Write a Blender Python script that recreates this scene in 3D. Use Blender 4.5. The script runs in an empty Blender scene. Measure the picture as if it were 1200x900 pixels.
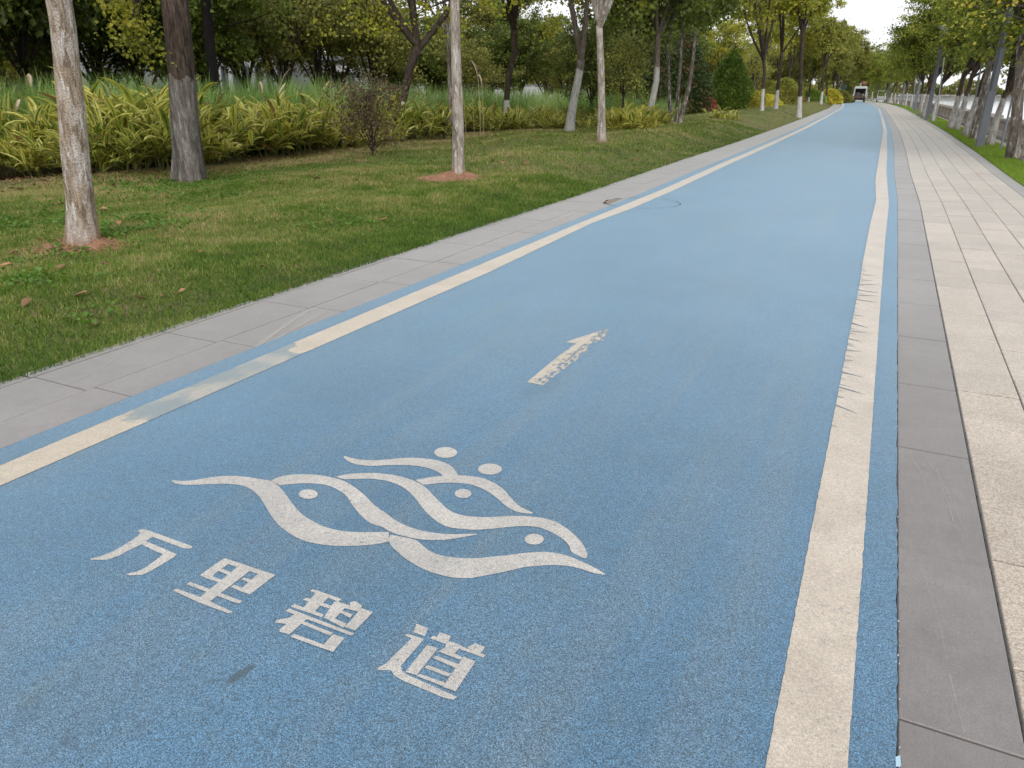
import bpy, math, random
import numpy as np
from mathutils import Vector
R = math.radians
PI = math.pi
random.seed(7); rng = np.random.default_rng(7)
S = bpy.context.scene
COL = S.collection

# ------------------------------------------------------------ survey of the place
F0, VH, VX, HC = 850.0, 106.5, 1052.0, 1.6
TH = math.atan((450 - VH) / F0)
YAW = math.atan((VX - 600) / (F0 / math.cos(TH)))
cT, sT, cY, sY = math.cos(TH), math.sin(TH), math.cos(YAW), math.sin(YAW)
def ray(u, v):
    x = u - 600; y = 450 - v
    return x, F0*cT + y*sT, -F0*sT + y*cT
def G(u, v, z=0.0):                       # ground point
    x, f, zz = ray(u, v); t = (z - HC) / zz
    x *= t; f *= t
    return (x*cY - f*sY, x*sY + f*cY)
def depth(x, y): return -x*sY + y*cY
def AT(u, v, d):                          # point at horizontal depth d
    x, f, zz = ray(u, v); t = d / f
    x *= t
    return np.array((x*cY - d*sY, x*sY + d*cY, HC + zz*t))
def H2P(u, d):                            # ground position at image column near the horizon, depth d
    p = AT(u, 112, d); return float(p[0]), float(p[1])
def smooth(a, b, x):
    t = np.clip((x - a) / (b - a), 0, 1); return t*t*(3 - 2*t)
SY = [-60, 13, 18, 25, 37, 54, 83, 100, 115, 130, 160, 200, 300, 420]
SV = [0, 0, -.07, -.10, -.25, -.65, -1.4, -2.2, -3.2, -4.6, -8.5, -16, -60, -160]
def sh(y): return np.interp(y, SY, SV)
def lawnz(x, y):
    xe = x - sh(y)
    a = smooth(-4.5, -6.2, xe) * (0.05 + 0.36*smooth(8, 22, y))*(1 - .6*smooth(-8.5, -13, xe))
    b = 0.035*np.sin(x*1.3 + 0.7*y) + 0.03*np.sin(0.9*y - 1.7*x + 1)
    return a + b*smooth(-4.55, -5.6, xe)
def GL(u, v):                             # point on the lawn
    z = 0.0
    for _ in range(6):
        x, y = G(u, v, z); z = float(lawnz(x, y))
    return x, y, z

# ------------------------------------------------------------ mesh helpers
def mk(name, V, F, mat=None, parent=None, uv=None, loc=None, smooth_=False):
    V = np.asarray(V, dtype=np.float32).reshape(-1, 3)
    me = bpy.data.meshes.new(name)
    if isinstance(F, np.ndarray):
        m, k = F.shape
        me.vertices.add(len(V)); me.vertices.foreach_set('co', V.ravel())
        me.loops.add(m*k); me.loops.foreach_set('vertex_index', F.astype(np.int32).ravel())
        me.polygons.add(m)
        me.polygons.foreach_set('loop_start', np.arange(0, m*k, k, dtype=np.int32))
        me.polygons.foreach_set('loop_total', np.full(m, k, dtype=np.int32))
        me.update(calc_edges=True)
    else:
        me.from_pydata([tuple(map(float, v)) for v in V], [], [tuple(map(int, f)) for f in F]); me.update()
    if uv is not None:
        l = me.uv_layers.new(name='UVMap')
        vi = np.empty(len(me.loops), dtype=np.int32); me.loops.foreach_get('vertex_index', vi)
        l.data.foreach_set('uv', np.asarray(uv, dtype=np.float32)[vi].ravel())
    me.polygons.foreach_set('use_smooth', np.full(len(me.polygons), bool(smooth_)))
    if mat: me.materials.append(mat)
    o = bpy.data.objects.new(name, me); COL.objects.link(o)
    if parent: o.parent = parent
    if loc is not None: o.location = loc
    return o
def tag(o, label=None, cat=None, group=None, kind=None):
    if label: o['label'] = label
    if cat: o['category'] = cat
    if group: o['group'] = group
    if kind: o['kind'] = kind
    return o
def empty(name, loc, rz=0, label=None, cat=None, group=None):
    o = bpy.data.objects.new(name, None); COL.objects.link(o); o.location = loc; o.rotation_euler = (0, 0, rz)
    o.empty_display_size = .2
    return tag(o, label, cat, group)
def copy_thing(src, loc, rz, sc, label, group=None):
    o = src.copy(); COL.objects.link(o); o.location = loc; o.rotation_euler = (0, 0, rz)
    o.scale = sc if hasattr(sc, '__len__') else (sc, sc, sc)
    o['label'] = label
    if group: o['group'] = group
    for ch in src.children:
        c = ch.copy(); COL.objects.link(c); c.parent = o
        for g in ch.children:
            d = g.copy(); COL.objects.link(d); d.parent = c
    return o
class MB:
    def __init__(s): s.v = []; s.f = []
    def add(s, V, F):
        n = len(s.v); s.v += [tuple(map(float, p)) for p in V]; s.f += [tuple(int(i) + n for i in f) for f in F]; return s
    def box(s, x0, x1, y0, y1, z0, z1, bev=0.0):
        if bev <= 0:
            V = [(x, y, z) for z in (z0, z1) for y in (y0, y1) for x in (x0, x1)]
            s.add(V, [(0, 2, 3, 1), (4, 5, 7, 6), (0, 1, 5, 4), (2, 6, 7, 3), (0, 4, 6, 2), (1, 3, 7, 5)])
        else:
            b = bev
            def ring(x0, x1, y0, y1, z, c): return [(x0+c, y0, z), (x1-c, y0, z), (x1, y0+c, z), (x1, y1-c, z), (x1-c, y1, z), (x0+c, y1, z), (x0, y1-c, z), (x0, y0+c, z)]
            rs = [ring(x0+b, x1-b, y0+b, y1-b, z0, b*.5), ring(x0, x1, y0, y1, z0+b, b), ring(x0, x1, y0, y1, z1-b, b), ring(x0+b, x1-b, y0+b, y1-b, z1, b*.5)]
            V = [p for r in rs for p in r]; Fc = [tuple(reversed(range(8))), tuple(range(24, 32))]
            for k in range(3):
                for i in range(8): j = (i+1) % 8; Fc.append((k*8+i, k*8+j, k*8+8+j, k*8+8+i))
            s.add(V, Fc)
        return s
    def tube(s, P, r, n=8, mod=None, cap=True):
        V, F = tube(P, r, n, mod, cap); return s.add(V, F)
    def poly(s, P, z): return s.add([(x, y, z) for x, y in P], [tuple(range(len(P)))])
    def build(s, name, mat=None, parent=None, loc=None, smooth_=False):
        return mk(name, s.v, s.f, mat, parent, None, loc, smooth_)
def tube(P, r, n=8, mod=None, cap=True):
    P = [np.array(p, float) for p in P]; V = []; F = []
    m = len(P)
    if not hasattr(r, '__len__'): r = [r]*m
    u = None
    for i in range(m):
        t = P[min(i+1, m-1)] - P[max(i-1, 0)]; t = t/(np.linalg.norm(t) + 1e-9)
        if u is None:
            a = np.array((1, 0, 0)) if abs(t[0]) < .8 else np.array((0, 1, 0))
            u = a - t*np.dot(a, t)
        else: u = u - t*np.dot(u, t)
        u /= np.linalg.norm(u) + 1e-9; w = np.cross(t, u)
        for k in range(n):
            a = 2*PI*k/n; rr = r[i]*(mod(i/(m-1), a, P[i][2]) if mod else 1)
            V.append(P[i] + rr*(math.cos(a)*u + math.sin(a)*w))
    for i in range(m-1):
        for k in range(n):
            j = (k+1) % n; F.append((i*n+k, i*n+j, (i+1)*n+j, (i+1)*n+k))
    if cap: F.append(tuple(range(n-1, -1, -1))); F.append(tuple(range((m-1)*n, m*n)))
    return V, F
def lathe(prof, n=12, c=(0, 0, 0)):
    V = []; F = []
    for r, z in prof:
        for k in range(n): a = 2*PI*k/n; V.append((c[0]+r*math.cos(a), c[1]+r*math.sin(a), c[2]+z))
    for i in range(len(prof)-1):
        for k in range(n): j = (k+1) % n; F.append((i*n+k, i*n+j, (i+1)*n+j, (i+1)*n+k))
    F.append(tuple(range(n-1, -1, -1))); F.append(tuple(range((len(prof)-1)*n, len(prof)*n)))
    return V, F

# ------------------------------------------------------------ materials
def blob(t, p, x, y, r, ang=0., asp=1., soft=.5, nz=None):
    d = t.n('VectorMath', {0: p, 1: (x, y, 0)}, operation='SUBTRACT').outputs[0]
    d = t.n('Mapping', {'Vector': d, 'Rotation': (0, 0, ang)}).outputs[0]
    d = t.n('VectorMath', {0: d, 1: (1/r, 1/(r*asp), 0)}, operation='MULTIPLY').outputs[0]
    l = t.n('VectorMath', {0: d}, operation='LENGTH').outputs['Value']
    if nz is not None: l = t.math('ADD', l, nz)
    return t.mr(l, 1, soft, 0, 1)
class NT:
    def __init__(s, name):
        s.m = bpy.data.materials.new(name); s.m.use_nodes = True; s.t = s.m.node_tree; s.t.nodes.clear()
        s.out = s.t.nodes.new('ShaderNodeOutputMaterial')
    def n(s, typ, ins=None, **kw):
        nd = s.t.nodes.new('ShaderNode' + typ)
        for k, v in kw.items(): setattr(nd, k, v)
        for k, v in (ins or {}).items(): s.set(nd.inputs[k], v)
        return nd
    def set(s, sock, v):
        if isinstance(v, bpy.types.NodeSocket): s.t.links.new(v, sock)
        elif isinstance(v, bpy.types.Node): s.t.links.new(v.outputs[0], sock)
        else:
            if sock.type == 'RGBA' and hasattr(v, '__len__') and len(v) == 3: v = (*v, 1)
            sock.default_value = v
    def pos(s): return s.n('NewGeometry').outputs['Position']
    def objc(s): return s.n('TexCoord').outputs['Object']
    def scale(s, v, sc, rot=(0, 0, 0)): return s.n('Mapping', {'Vector': v, 'Scale': sc, 'Rotation': rot}).outputs[0]
    def noise(s, v, sc, det=3, rough=.55, dist=0): return s.n('TexNoise', {'Vector': v, 'Scale': sc, 'Detail': det, 'Roughness': rough, 'Distortion': dist}).outputs[0]
    def vor(s, v, sc, feature='F1'): return s.n('TexVoronoi', {'Vector': v, 'Scale': sc}, feature=feature).outputs[0]
    def ramp(s, f, stops):
        r = s.n('ValToRGB', {'Fac': f}); el = r.color_ramp.elements
        while len(el) < len(stops): el.new(.5)
        for e, (p, c) in zip(el, stops):
            e.position = p
            e.color = (*c, 1) if hasattr(c, '__len__') else (c, c, c, 1)
        return r.outputs[0]
    def mr(s, f, a, b, c=0., d=1.): return s.n('MapRange', {'Value': f, 'From Min': a, 'From Max': b, 'To Min': c, 'To Max': d}).outputs[0]
    def mix(s, fac, a, b, mode='MIX'):
        m = s.n('Mix', data_type='RGBA', blend_type=mode); s.set(m.inputs[0], fac); s.set(m.inputs[6], a); s.set(m.inputs[7], b); return m.outputs[2]
    def math(s, op, a, b=0.): 
        m = s.n('Math', operation=op); s.set(m.inputs[0], a); s.set(m.inputs[1], b); return m.outputs[0]
    def mul(s, c, f):      # scale colour by a value
        return s.n('VectorMath', {0: c, 'Scale': f}, operation='SCALE').outputs[0]
    def bsdf(s, col, rough=.7, spec=.5, bump=None, bs=.3, bd=.01, metal=0., transl=None, tfac=.3, alpha=None, sheen=0., stint=(1, 1, 1, 1)):
        b = s.n('BsdfPrincipled', {'Base Color': col, 'Roughness': rough, 'Specular IOR Level': spec, 'Metallic': metal, 'Sheen Weight': sheen, 'Sheen Roughness': .35, 'Sheen Tint': stint})
        if bump is not None:
            bn = s.n('Bump', {'Height': bump, 'Strength': bs, 'Distance': bd}); s.set(b.inputs['Normal'], bn)
        o = b.outputs[0]
        if transl is not None:
            t = s.n('BsdfTranslucent', {'Color': transl}); mx = s.n('MixShader', {0: tfac}); s.set(mx.inputs[1], o); s.set(mx.inputs[2], t.outputs[0]); o = mx.outputs[0]
        if alpha is not None:
            t = s.n('BsdfTransparent'); mx = s.n('MixShader', {0: alpha}); s.set(mx.inputs[1], t.outputs[0]); s.set(mx.inputs[2], o); o = mx.outputs[0]
        s.set(s.out.inputs[0], o); return s.m
def plain(name, col, rough=.6, spec=.5, metal=0., var=.12, sc=6):
    t = NT(name); p = t.objc()
    c = t.mul(t.mix(0, col, col), t.mr(t.noise(p, sc), .3, .7, 1-var, 1+var))
    return t.bsdf(c, rough, spec, t.noise(p, sc*12), .1, .004, metal)

def lane_color(t, p):
    base = t.mix(t.mr(t.noise(p, .7, 4, .6), .35, .65), (.052, .126, .208), (.070, .162, .266))
    dirt = t.mr(t.noise(t.scale(p, (1, .35, 1)), 1.1, 5, .65), .52, .75)
    base = t.mix(t.math('MULTIPLY', dirt, .42), base, (.135, .175, .20))
    trk = t.mr(t.noise(t.scale(p, (2.6, .10, 1)), 1.6, 3, .6), .50, .72)
    base = t.mix(t.math('MULTIPLY', trk, .42), base, (.14, .17, .19))
    pale = t.mr(t.noise(t.scale(p, (1, .5, 1)), 2.3, 5, .7), .55, .75)
    base = t.mix(t.math('MULTIPLY', pale, .30), base, (.13, .25, .36))
    fine = t.mr(t.noise(p, 9, 4, .7), .54, .74)
    base = t.mix(t.math('MULTIPLY', fine, .42), base, (.10, .15, .17))
    g1 = t.n('TexVoronoi', {'Vector': p, 'Scale': 330., 'Randomness': 1.}); 
    cell = t.n('SeparateColor', {0: g1.outputs['Color']}).outputs[0]
    base = t.mul(base, t.mr(cell, 0, 1, .42, 1.65))
    g3 = t.noise(p, 240, 3, .75)
    base = t.mul(base, t.mr(g3, .36, .64, .66, 1.36))
    g4 = t.noise(p, 38, 3, .7)
    base = t.mul(base, t.mr(g4, .35, .65, .91, 1.09))
    base = t.mix(t.math('MULTIPLY', t.mr(t.noise(p, 170, 2, .6), .585, .64), .55), base, (.03, .05, .06))
    g2 = t.noise(p, 420, 2, .6)
    base = t.mul(base, t.mr(g2, .35, .65, .72, 1.28))
    hol = t.mr(t.noise(p, 300, 1, .5), .57, .62)
    base = t.mix(t.math('MULTIPLY', hol, .7), base, (.035, .06, .075))
    lite = t.mr(t.noise(p, 370, 1, .5), .63, .68)
    base = t.mix(t.math('MULTIPLY', lite, .5), base, (.32, .44, .52))
    return base, g1.outputs['Distance'], cell
def make_lane():
    t = NT('blue_rubber'); p = t.pos()
    c, d, cell = lane_color(t, p)
    nz = t.mr(t.noise(p, 9, 4, .7), .3, .7, -.5, .5)
    for (u0, v0, u1, v1, asp, k, soft) in [(258, 808, 302, 777, .34, .75, .62), (236, 800, 270, 797, .3, .35, .3), (55, 880, 100, 860, .8, .35, .2), (205, 470, 290, 440, .45, .45, .3), (150, 870, 175, 840, .7, .3, .2), (770, 264, 830, 258, .5, .2, .2), (612, 470, 660, 440, .5, .3, .2), (20, 850, 60, 790, .6, .3, .2), (70, 815, 95, 790, .6, .25, .2)]:
        q0 = G(u0, v0); q1 = G(u1, v1); L = math.hypot(q1[0]-q0[0], q1[1]-q0[1])/2
        b = blob(t, p, (q0[0]+q1[0])/2, (q0[1]+q1[1])/2, L, -math.atan2(q1[1]-q0[1], q1[0]-q0[0]), asp, soft, nz)
        c = t.mix(t.math('MULTIPLY', b, k), c, (.045, .065, .08))
    h = t.math('ADD', t.mr(d, 0, .6, 1, 0), t.math('MULTIPLY', cell, .8))
    return t.bsdf(c, .5, .5, h, .25, .003, sheen=.78, stint=(.60, .83, 1, 1))
def make_paint(name, a, b, wear=.5, patch=False, worn=0.):
    t = NT(name); p = t.pos()
    c = t.mix(t.mr(t.noise(p, 3, 4, .6), .35, .65), a, b)
    sp = t.noise(p, 330, 2, .6)
    c = t.mul(c, t.mr(sp, .35, .65, .80, 1.16))
    v = t.n('TexVoronoi', {'Vector': p, 'Scale': 240.})
    cell = t.n('SeparateColor', {0: v.outputs['Color']}).outputs[0]
    c = t.mul(c, t.mr(cell, 0, 1, .88, 1.1))
    c = t.mul(c, t.mr(t.noise(p, 90, 3, .7), .35, .65, .87, 1.12))
    hol = t.mr(t.noise(p, 300, 1, .5), .60, .64)
    c = t.mix(t.math('MULTIPLY', hol, wear), c, (.13, .16, .18))
    chip = t.mr(t.math('ADD', t.noise(p, 55, 4, .75), t.math('MULTIPLY', t.noise(p, 3.5, 2), .22)), .73, .76)
    c = t.mix(t.math('MULTIPLY', chip, .75*wear), c, (.11, .15, .18))
    dirt = t.mr(t.noise(p, 14, 4, .7), .6, .75)
    c = t.mix(t.math('MULTIPLY', dirt, .25*wear), c, (.25, .23, .20))
    if patch:
        yy = t.n('SeparateXYZ', {0: p}).outputs[1]
        yn = t.math('ADD', yy, t.mr(t.noise(p, 5, 3, .6), .3, .7, -.18, .18))
        m = t.math('MULTIPLY', t.mr(yn, 2.25, 2.34), t.mr(yn, 3.50, 3.47))
        blot = t.mr(t.noise(t.scale(p, (1, .6, 1)), 6, 3, .6), .66, .44, .45, 1.0)
        m = t.math('MULTIPLY', m, blot)
        c = t.mix(t.math('MULTIPLY', m, .85), c, t.mul(t.mix(0, (.125, .185, .215), (.2, .3, .3)), t.mr(sp, .35, .65, .75, 1.3)))
    h = t.math('ADD', t.mr(v.outputs['Distance'], 0, .6, 1, 0), t.math('MULTIPLY', cell, .6))
    al = None
    if worn > 0:
        x, y = G(668, 425)
        side = t.math('SUBTRACT', t.n('SeparateXYZ', {0: p}).outputs[0], x)
        f = t.math('ADD', t.noise(t.scale(p, (1.0, .5, 1)), 27, 5, .75), t.math('MULTIPLY', side, -1.1))
        al = t.mr(t.math('ADD', f, t.math('MULTIPLY', t.noise(p, 260, 2), .22)), worn, worn + .03)
    return t.bsdf(c, .6, .4, h, .2, .003, alpha=al, sheen=.6)
def make_stone(name, c1, c2, var=.13, gran=0., streak=True, rough=.55):
    t = NT(name); p = t.pos(); rnd = t.n('NewGeometry').outputs['Random Per Island']
    c = t.mix(t.mr(t.noise(p, 2.2, 4, .6), .3, .7), c1, c2)
    c = t.mul(c, t.mr(rnd, 0, 1, 1-var, 1+var))
    if streak:
        c = t.mul(c, t.mr(t.noise(t.scale(p, (30, 2.0, 1)), 3, 4, .6), .3, .7, .95, 1.05))
        c = t.mul(c, t.mr(t.noise(p, 12, 5, .7), .35, .7, 1.05, .9))
    st = t.mr(t.noise(p, 1.3, 5, .7), .55, .8)
    c = t.mix(t.math('MULTIPLY', st, .35), c, (.11, .095, .08))
    if gran > 0:
        g = t.n('TexVoronoi', {'Vector': p, 'Scale': 170.}); cell = t.n('SeparateColor', {0: g.outputs['Color']}).outputs[0]
        c = t.mul(c, t.mr(cell, 0, 1, 1-gran, 1+gran*.6))
        c = t.mix(t.math('MULTIPLY', t.mr(t.noise(p, 120, 2), .57, .64), .6), c, (.20, .15, .12))
        c = t.mix(t.math('MULTIPLY', t.mr(t.noise(p, 23, 3), .6, .7), .3), c, (.42, .27, .18))
        sx_, sy_ = G(1148, 204)
        c = t.mix(t.math('MULTIPLY', blob(t, p, sx_, sy_, .28, .3, 1.3, .3, t.mr(t.noise(p, 4, 3), .3, .7, -.5, .5)), .5), c, (.42, .16, .18))
    else:
        c = t.mul(c, t.mr(t.noise(p, 260, 2, .6), .35, .65, .84, 1.16))
    return t.bsdf(c, rough, .5, t.math('ADD', t.noise(p, 200, 2), t.noise(p, 25, 3)), .25, .003, sheen=.55)
def make_ground(name, cols, sc=1.5, fine=40):
    t = NT(name); p = t.pos()
    c = t.ramp(t.noise(p, sc, 6, .7), cols)
    c = t.mul(c, t.mr(t.noise(p, fine, 4, .7), .3, .7, .6, 1.4))
    return t.bsdf(c, .95, .1, t.noise(p, fine, 4, .7), .6, .03)
def make_leafmat(name, cols, rough=.5, tf=.3, spec=.4, clump=1.2, objvar=.25):
    t = NT(name); g = t.n('NewGeometry'); rnd = g.outputs['Random Per Island']
    oi = t.n('ObjectInfo').outputs['Random']
    n = t.noise(t.objc(), clump, 3, .6)
    f = t.math('ADD', t.math('MULTIPLY', rnd, .55), t.mr(n, .3, .7, -.05, .5))
    c = t.ramp(f, cols)
    c = t.mul(c, t.mr(oi, 0, 1, 1-objvar, 1+objvar))
    tc = t.mul(c, 1.5)
    return t.bsdf(c, rough, spec, transl=tc, tfac=tf)
def make_bark(name, dark, lite, wash=0., washcol=(.5, .49, .47), peel=0., soil=None, sc=1.0, washcov=.5, stripe=0):
    t = NT(name); p = t.objc(); z = t.n('SeparateXYZ', {0: p}).outputs[2]
    ps = t.scale(p, (1, 1, .16)); 
    n1 = t.noise(ps, 22*sc, 6, .7, .6)
    n2 = t.noise(t.scale(p, (1, 1, .35)), 5*sc, 5, .65)
    n1 = t.math('ADD', t.math('MULTIPLY', n1, .7), t.math('MULTIPLY', t.noise(t.scale(p, (1, 1, .12)), 60*sc, 4, .7), .3))
    c = t.mix(t.mr(n1, .42, .58), dark, lite)
    c = t.mul(c, t.mr(n2, .3, .7, .7, 1.3))
    if peel > 0:
        c = t.mix(t.math('MULTIPLY', t.mr(t.noise(t.scale(p, (1, 1, .3)), 9, 5, .7), .49, .56), peel), c, (.50, .45, .41))
        c = t.mix(t.mr(t.noise(t.scale(p, (1, 1, .22)), 16, 5, .75), .55, .61, 0, .8), c, (.70, .67, .65))
        c = t.mix(t.mr(t.noise(t.scale(p, (1, 1, .2)), 30, 4, .7), .40, .33, 0, .8), c, (.085, .06, .045))
    if wash > 0:
        zz = t.math('ADD', z, t.mr(t.noise(p, 6, 4), .3, .7, -.12, .12))
        cov = t.math('MULTIPLY', t.mr(zz, wash, wash-.03), t.mr(t.noise(t.scale(p, (1, 1, .3)), 14, 5, .75), washcov-.12, washcov-.02+.06, 0.35, 1))
        c = t.mix(cov, c, t.mul(t.mix(0, washcol, washcol), t.mr(n1, .3, .7, .8, 1.15)))
    if stripe:
        c = t.mul(c, t.mr(t.noise(t.scale(p, (1, 1, .03)), 7, 4, .7), .38, .62, .5, 1.3))
    if soil:
        c = t.mix(t.mr(t.math('ADD', z, t.mr(n2, .3, .7, -.15, .15)), .30, .0, 0, .8), c, soil)
    return t.bsdf(c, .85, .2, t.math('ADD', n1, t.noise(p, 60, 3)), 1.0, .03)

M = {}
M['lane'] = make_lane()
M['line_l'] = make_paint('cream_paint_left', (.42, .355, .27), (.50, .43, .34), .5, patch=True)
M['line_r'] = make_paint('cream_paint_right', (.42, .36, .295), (.51, .445, .37), .6)
M['emblem'] = make_paint('white_paint', (.39, .37, .35), (.50, .47, .435), .9)
M['arrow'] = make_paint('worn_paint', (.42, .37, .29), (.49, .43, .35), .6, worn=.60)
M['scuff'] = plain('scuff_blue', (.15, .20, .23), .7, .3, var=.3, sc=60)
M['stone'] = make_stone('grey_stone', (.150, .137, .132), (.19, .174, .168), .14, rough=.5)
M['stone_l'] = make_stone('pale_grey_stone', (.180, .168, .162), (.22, .207, .20), .07, rough=.5)
M['paver'] = make_stone('granite_paver', (.365, .31, .25), (.46, .40, .33), .12, gran=.38, streak=False, rough=.55)
M['lower'] = make_stone('lower_path_paving', (.50, .43, .38), (.58, .50, .44), .1, gran=.1)
M['joint'] = plain('joint_dirt', (.035, .028, .022), .95, .1)
t = NT('stone_scratch'); p = t.pos()
al = t.math('GREATER_THAN', t.noise(t.scale(p, (1, .5, 1)), 120, 4, .8), .45)
M['scratch'] = t.bsdf((.42, .39, .35), .7, .3, alpha=t.math('MULTIPLY', al, .6), sheen=.6)
M['soil'] = make_ground('soil', [(.3, (.035, .024, .015)), (.5, (.07, .045, .028)), (.7, (.05, .06, .02))])
M['lawn'] = make_ground('lawn_soil', [(.3, (.07, .095, .022)), (.48, (.12, .13, .045)), (.6, (.16, .13, .07)), (.75, (.09, .12, .03))], 1.2)
M['vergesoil'] = make_ground('verge_soil', [(.3, (.08, .14, .015)), (.7, (.13, .20, .025))], 2)
M['redsoil'] = make_ground('red_soil', [(.3, (.20, .10, .06)), (.6, (.30, .17, .11)), (.8, (.34, .2, .13))], 6)
M['far'] = make_ground('far_land', [(.3, (.04, .06, .02)), (.7, (.07, .09, .03))], .02, .5)

# lawn blades
t = NT('grass_blade'); g = t.n('NewGeometry'); rnd = g.outputs['Random Per Island']; p = g.outputs['Position']
big = t.noise(p, .55, 5, .7)
mid = t.noise(p, 2.6, 4, .7)
dry = t.math('ADD', t.mr(big, .36, .68, -.20, .36), t.mr(mid, .38, .62, -.12, .15))
xx = t.n('SeparateXYZ', {0: p}).outputs[0]
# lush strip beside the kerb, straw further in
brn = t.mr(xx, -10.5, -13.5, 0, .35)
dry = t.math('ADD', dry, brn)
dry = t.math('ADD', dry, t.mr(xx, -4.6, -6.3, -.34, .03))
f = t.math('ADD', t.math('MULTIPLY', rnd, .72), dry)
c = t.ramp(f, [(.0, (.045, .115, .006)), (.28, (.115, .215, .014)), (.52, (.215, .275, .042)), (.74, (.42, .38, .15)), (.92, (.50, .37, .20))])
c = t.mul(c, t.mr(t.n('TexWhiteNoise', {'W': rnd}, noise_dimensions='1D').outputs[0], 0, 1, .5, 1.25))
M['blade'] = t.bsdf(c, .55, .35, transl=t.mul(c, 1.3), tfac=.35)
t = NT('strip_grass'); rnd = t.n('NewGeometry').outputs['Random Per Island']
c = t.ramp(rnd, [(0, (.12, .22, .012)), (.6, (.20, .31, .025)), (1, (.29, .36, .06))])
M['blade2'] = t.bsdf(c, .55, .35, transl=t.mul(c, 1.3), tfac=.35)

# ginger leaf: yellow with green streaks
t = NT('variegated_leaf'); uvn = t.n('UVMap').outputs[0]; rnd = t.n('NewGeometry').outputs['Random Per Island']
sx = t.n('SeparateXYZ', {0: uvn}); uu, vv = sx.outputs[0], sx.outputs[1]
au = t.math('ABSOLUTE', t.math('SUBTRACT', uu, .5))
cv = t.n('CombineXYZ', {0: t.math('MULTIPLY', t.math('SUBTRACT', vv, t.math('MULTIPLY', au, .7)), 1.4), 1: t.math('MULTIPLY', uu, 9), 2: t.math('MULTIPLY', rnd, 40)}).outputs[0]
st = t.noise(cv, 2.2, 3, .6)
yel = t.ramp(rnd, [(0, (.14, .19, .03)), (.25, (.38, .39, .06)), (.55, (.58, .54, .11)), (.9, (.68, .61, .19)), (.97, (.30, .17, .07)), (1, (.20, .11, .05))])
grn = t.ramp(rnd, [(0, (.03, .07, .016)), (1, (.10, .17, .03))])
oi = t.n('ObjectInfo').outputs['Random']
thr = t.mr(oi, 0, 1, .50, .40)
edge = t.mr(au, .08, .36, -.10, .09)
c = t.mix(t.mr(t.math('ADD', t.math('SUBTRACT', st, thr), edge), -.04, .05), grn, yel)
M['ginger'] = t.bsdf(c, .42, .45, transl=t.mul(c, 1.35), tfac=.4)
M['stem'] = plain('green_stem', (.10, .12, .03), .6)
M['deadleaf'] = make_leafmat('dead_leaf', [(0, (0.12, 0.06, 0.034)), (0.5, (0.264, 0.144, 0.078)), (1, (0.432, 0.276, 0.168))], .7, .1, .2, objvar=.4)

M['dark'] = make_leafmat('dark_leaf', [(0, (0.046, 0.066, 0.013)), (0.4, (0.093, 0.128, 0.02)), (0.8, (0.17, 0.211, 0.031)), (1, (0.287, 0.292, 0.052))])
M['mid'] = make_leafmat('mid_leaf', [(0, (0.07, 0.092, 0.015)), (0.45, (0.166, 0.182, 0.028)), (0.85, (0.309, 0.281, 0.045)), (1, (0.474, 0.348, 0.064))])
M['olive'] = make_leafmat('olive_leaf', [(0, (0.085, 0.105, 0.024)), (0.45, (0.212, 0.23, 0.048)), (0.85, (0.403, 0.365, 0.073)), (1, (0.55, 0.441, 0.097))])
M['lime'] = make_leafmat('lime_leaf', [(0, (0.073, 0.099, 0.013)), (0.35, (0.21, 0.233, 0.027)), (0.75, (0.419, 0.4, 0.043)), (1, (0.592, 0.489, 0.065))], tf=.4)
M['limeR'] = make_leafmat('river_row_leaf', [(0, (.035, .06, .010)), (.35, (.10, .14, .018)), (.7, (.27, .29, .03)), (1, (.55, .50, .05))], tf=.4, clump=.8)
M['brownleaf'] = make_leafmat('brown_leaf', [(0, (0.056, 0.042, 0.026)), (0.5, (0.144, 0.096, 0.056)), (1, (0.208, 0.192, 0.064))])
M['redleaf'] = make_leafmat('red_leaf', [(0, (0.084, 0.042, 0.028)), (0.5, (0.224, 0.07, 0.049)), (1, (0.336, 0.126, 0.07))])
M['photinia'] = make_leafmat('photinia_leaf', [(0, (0.025, 0.048, 0.014)), (0.55, (0.049, 0.091, 0.021)), (0.85, (0.168, 0.098, 0.042)), (1, (0.28, 0.112, 0.056))])
M['conif'] = make_leafmat('cone_leaf', [(0, (0.061, 0.124, 0.018)), (0.5, (0.133, 0.229, 0.03)), (1, (0.306, 0.381, 0.043))])
M['yellowshrub'] = make_leafmat('yellow_leaf', [(0, (0.192, 0.204, 0.024)), (0.5, (0.48, 0.432, 0.048)), (1, (0.66, 0.576, 0.096))])
M['reed'] = make_leafmat('reed_leaf', [(0, (0.095, 0.171, 0.041)), (0.4, (0.19, 0.31, 0.074)), (0.8, (0.349, 0.465, 0.146)), (1, (0.572, 0.527, 0.261))], tf=.4, clump=.4)
M['plume'] = plain('reed_plume', (.48, .39, .28), .9, .1, var=.25, sc=30)
M['orange'] = make_leafmat('orange_leaf', [(0, (.10, .15, .02)), (.45, (.30, .30, .03)), (.8, (.48, .34, .05)), (1, (.55, .22, .07))], tf=.4)

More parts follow.
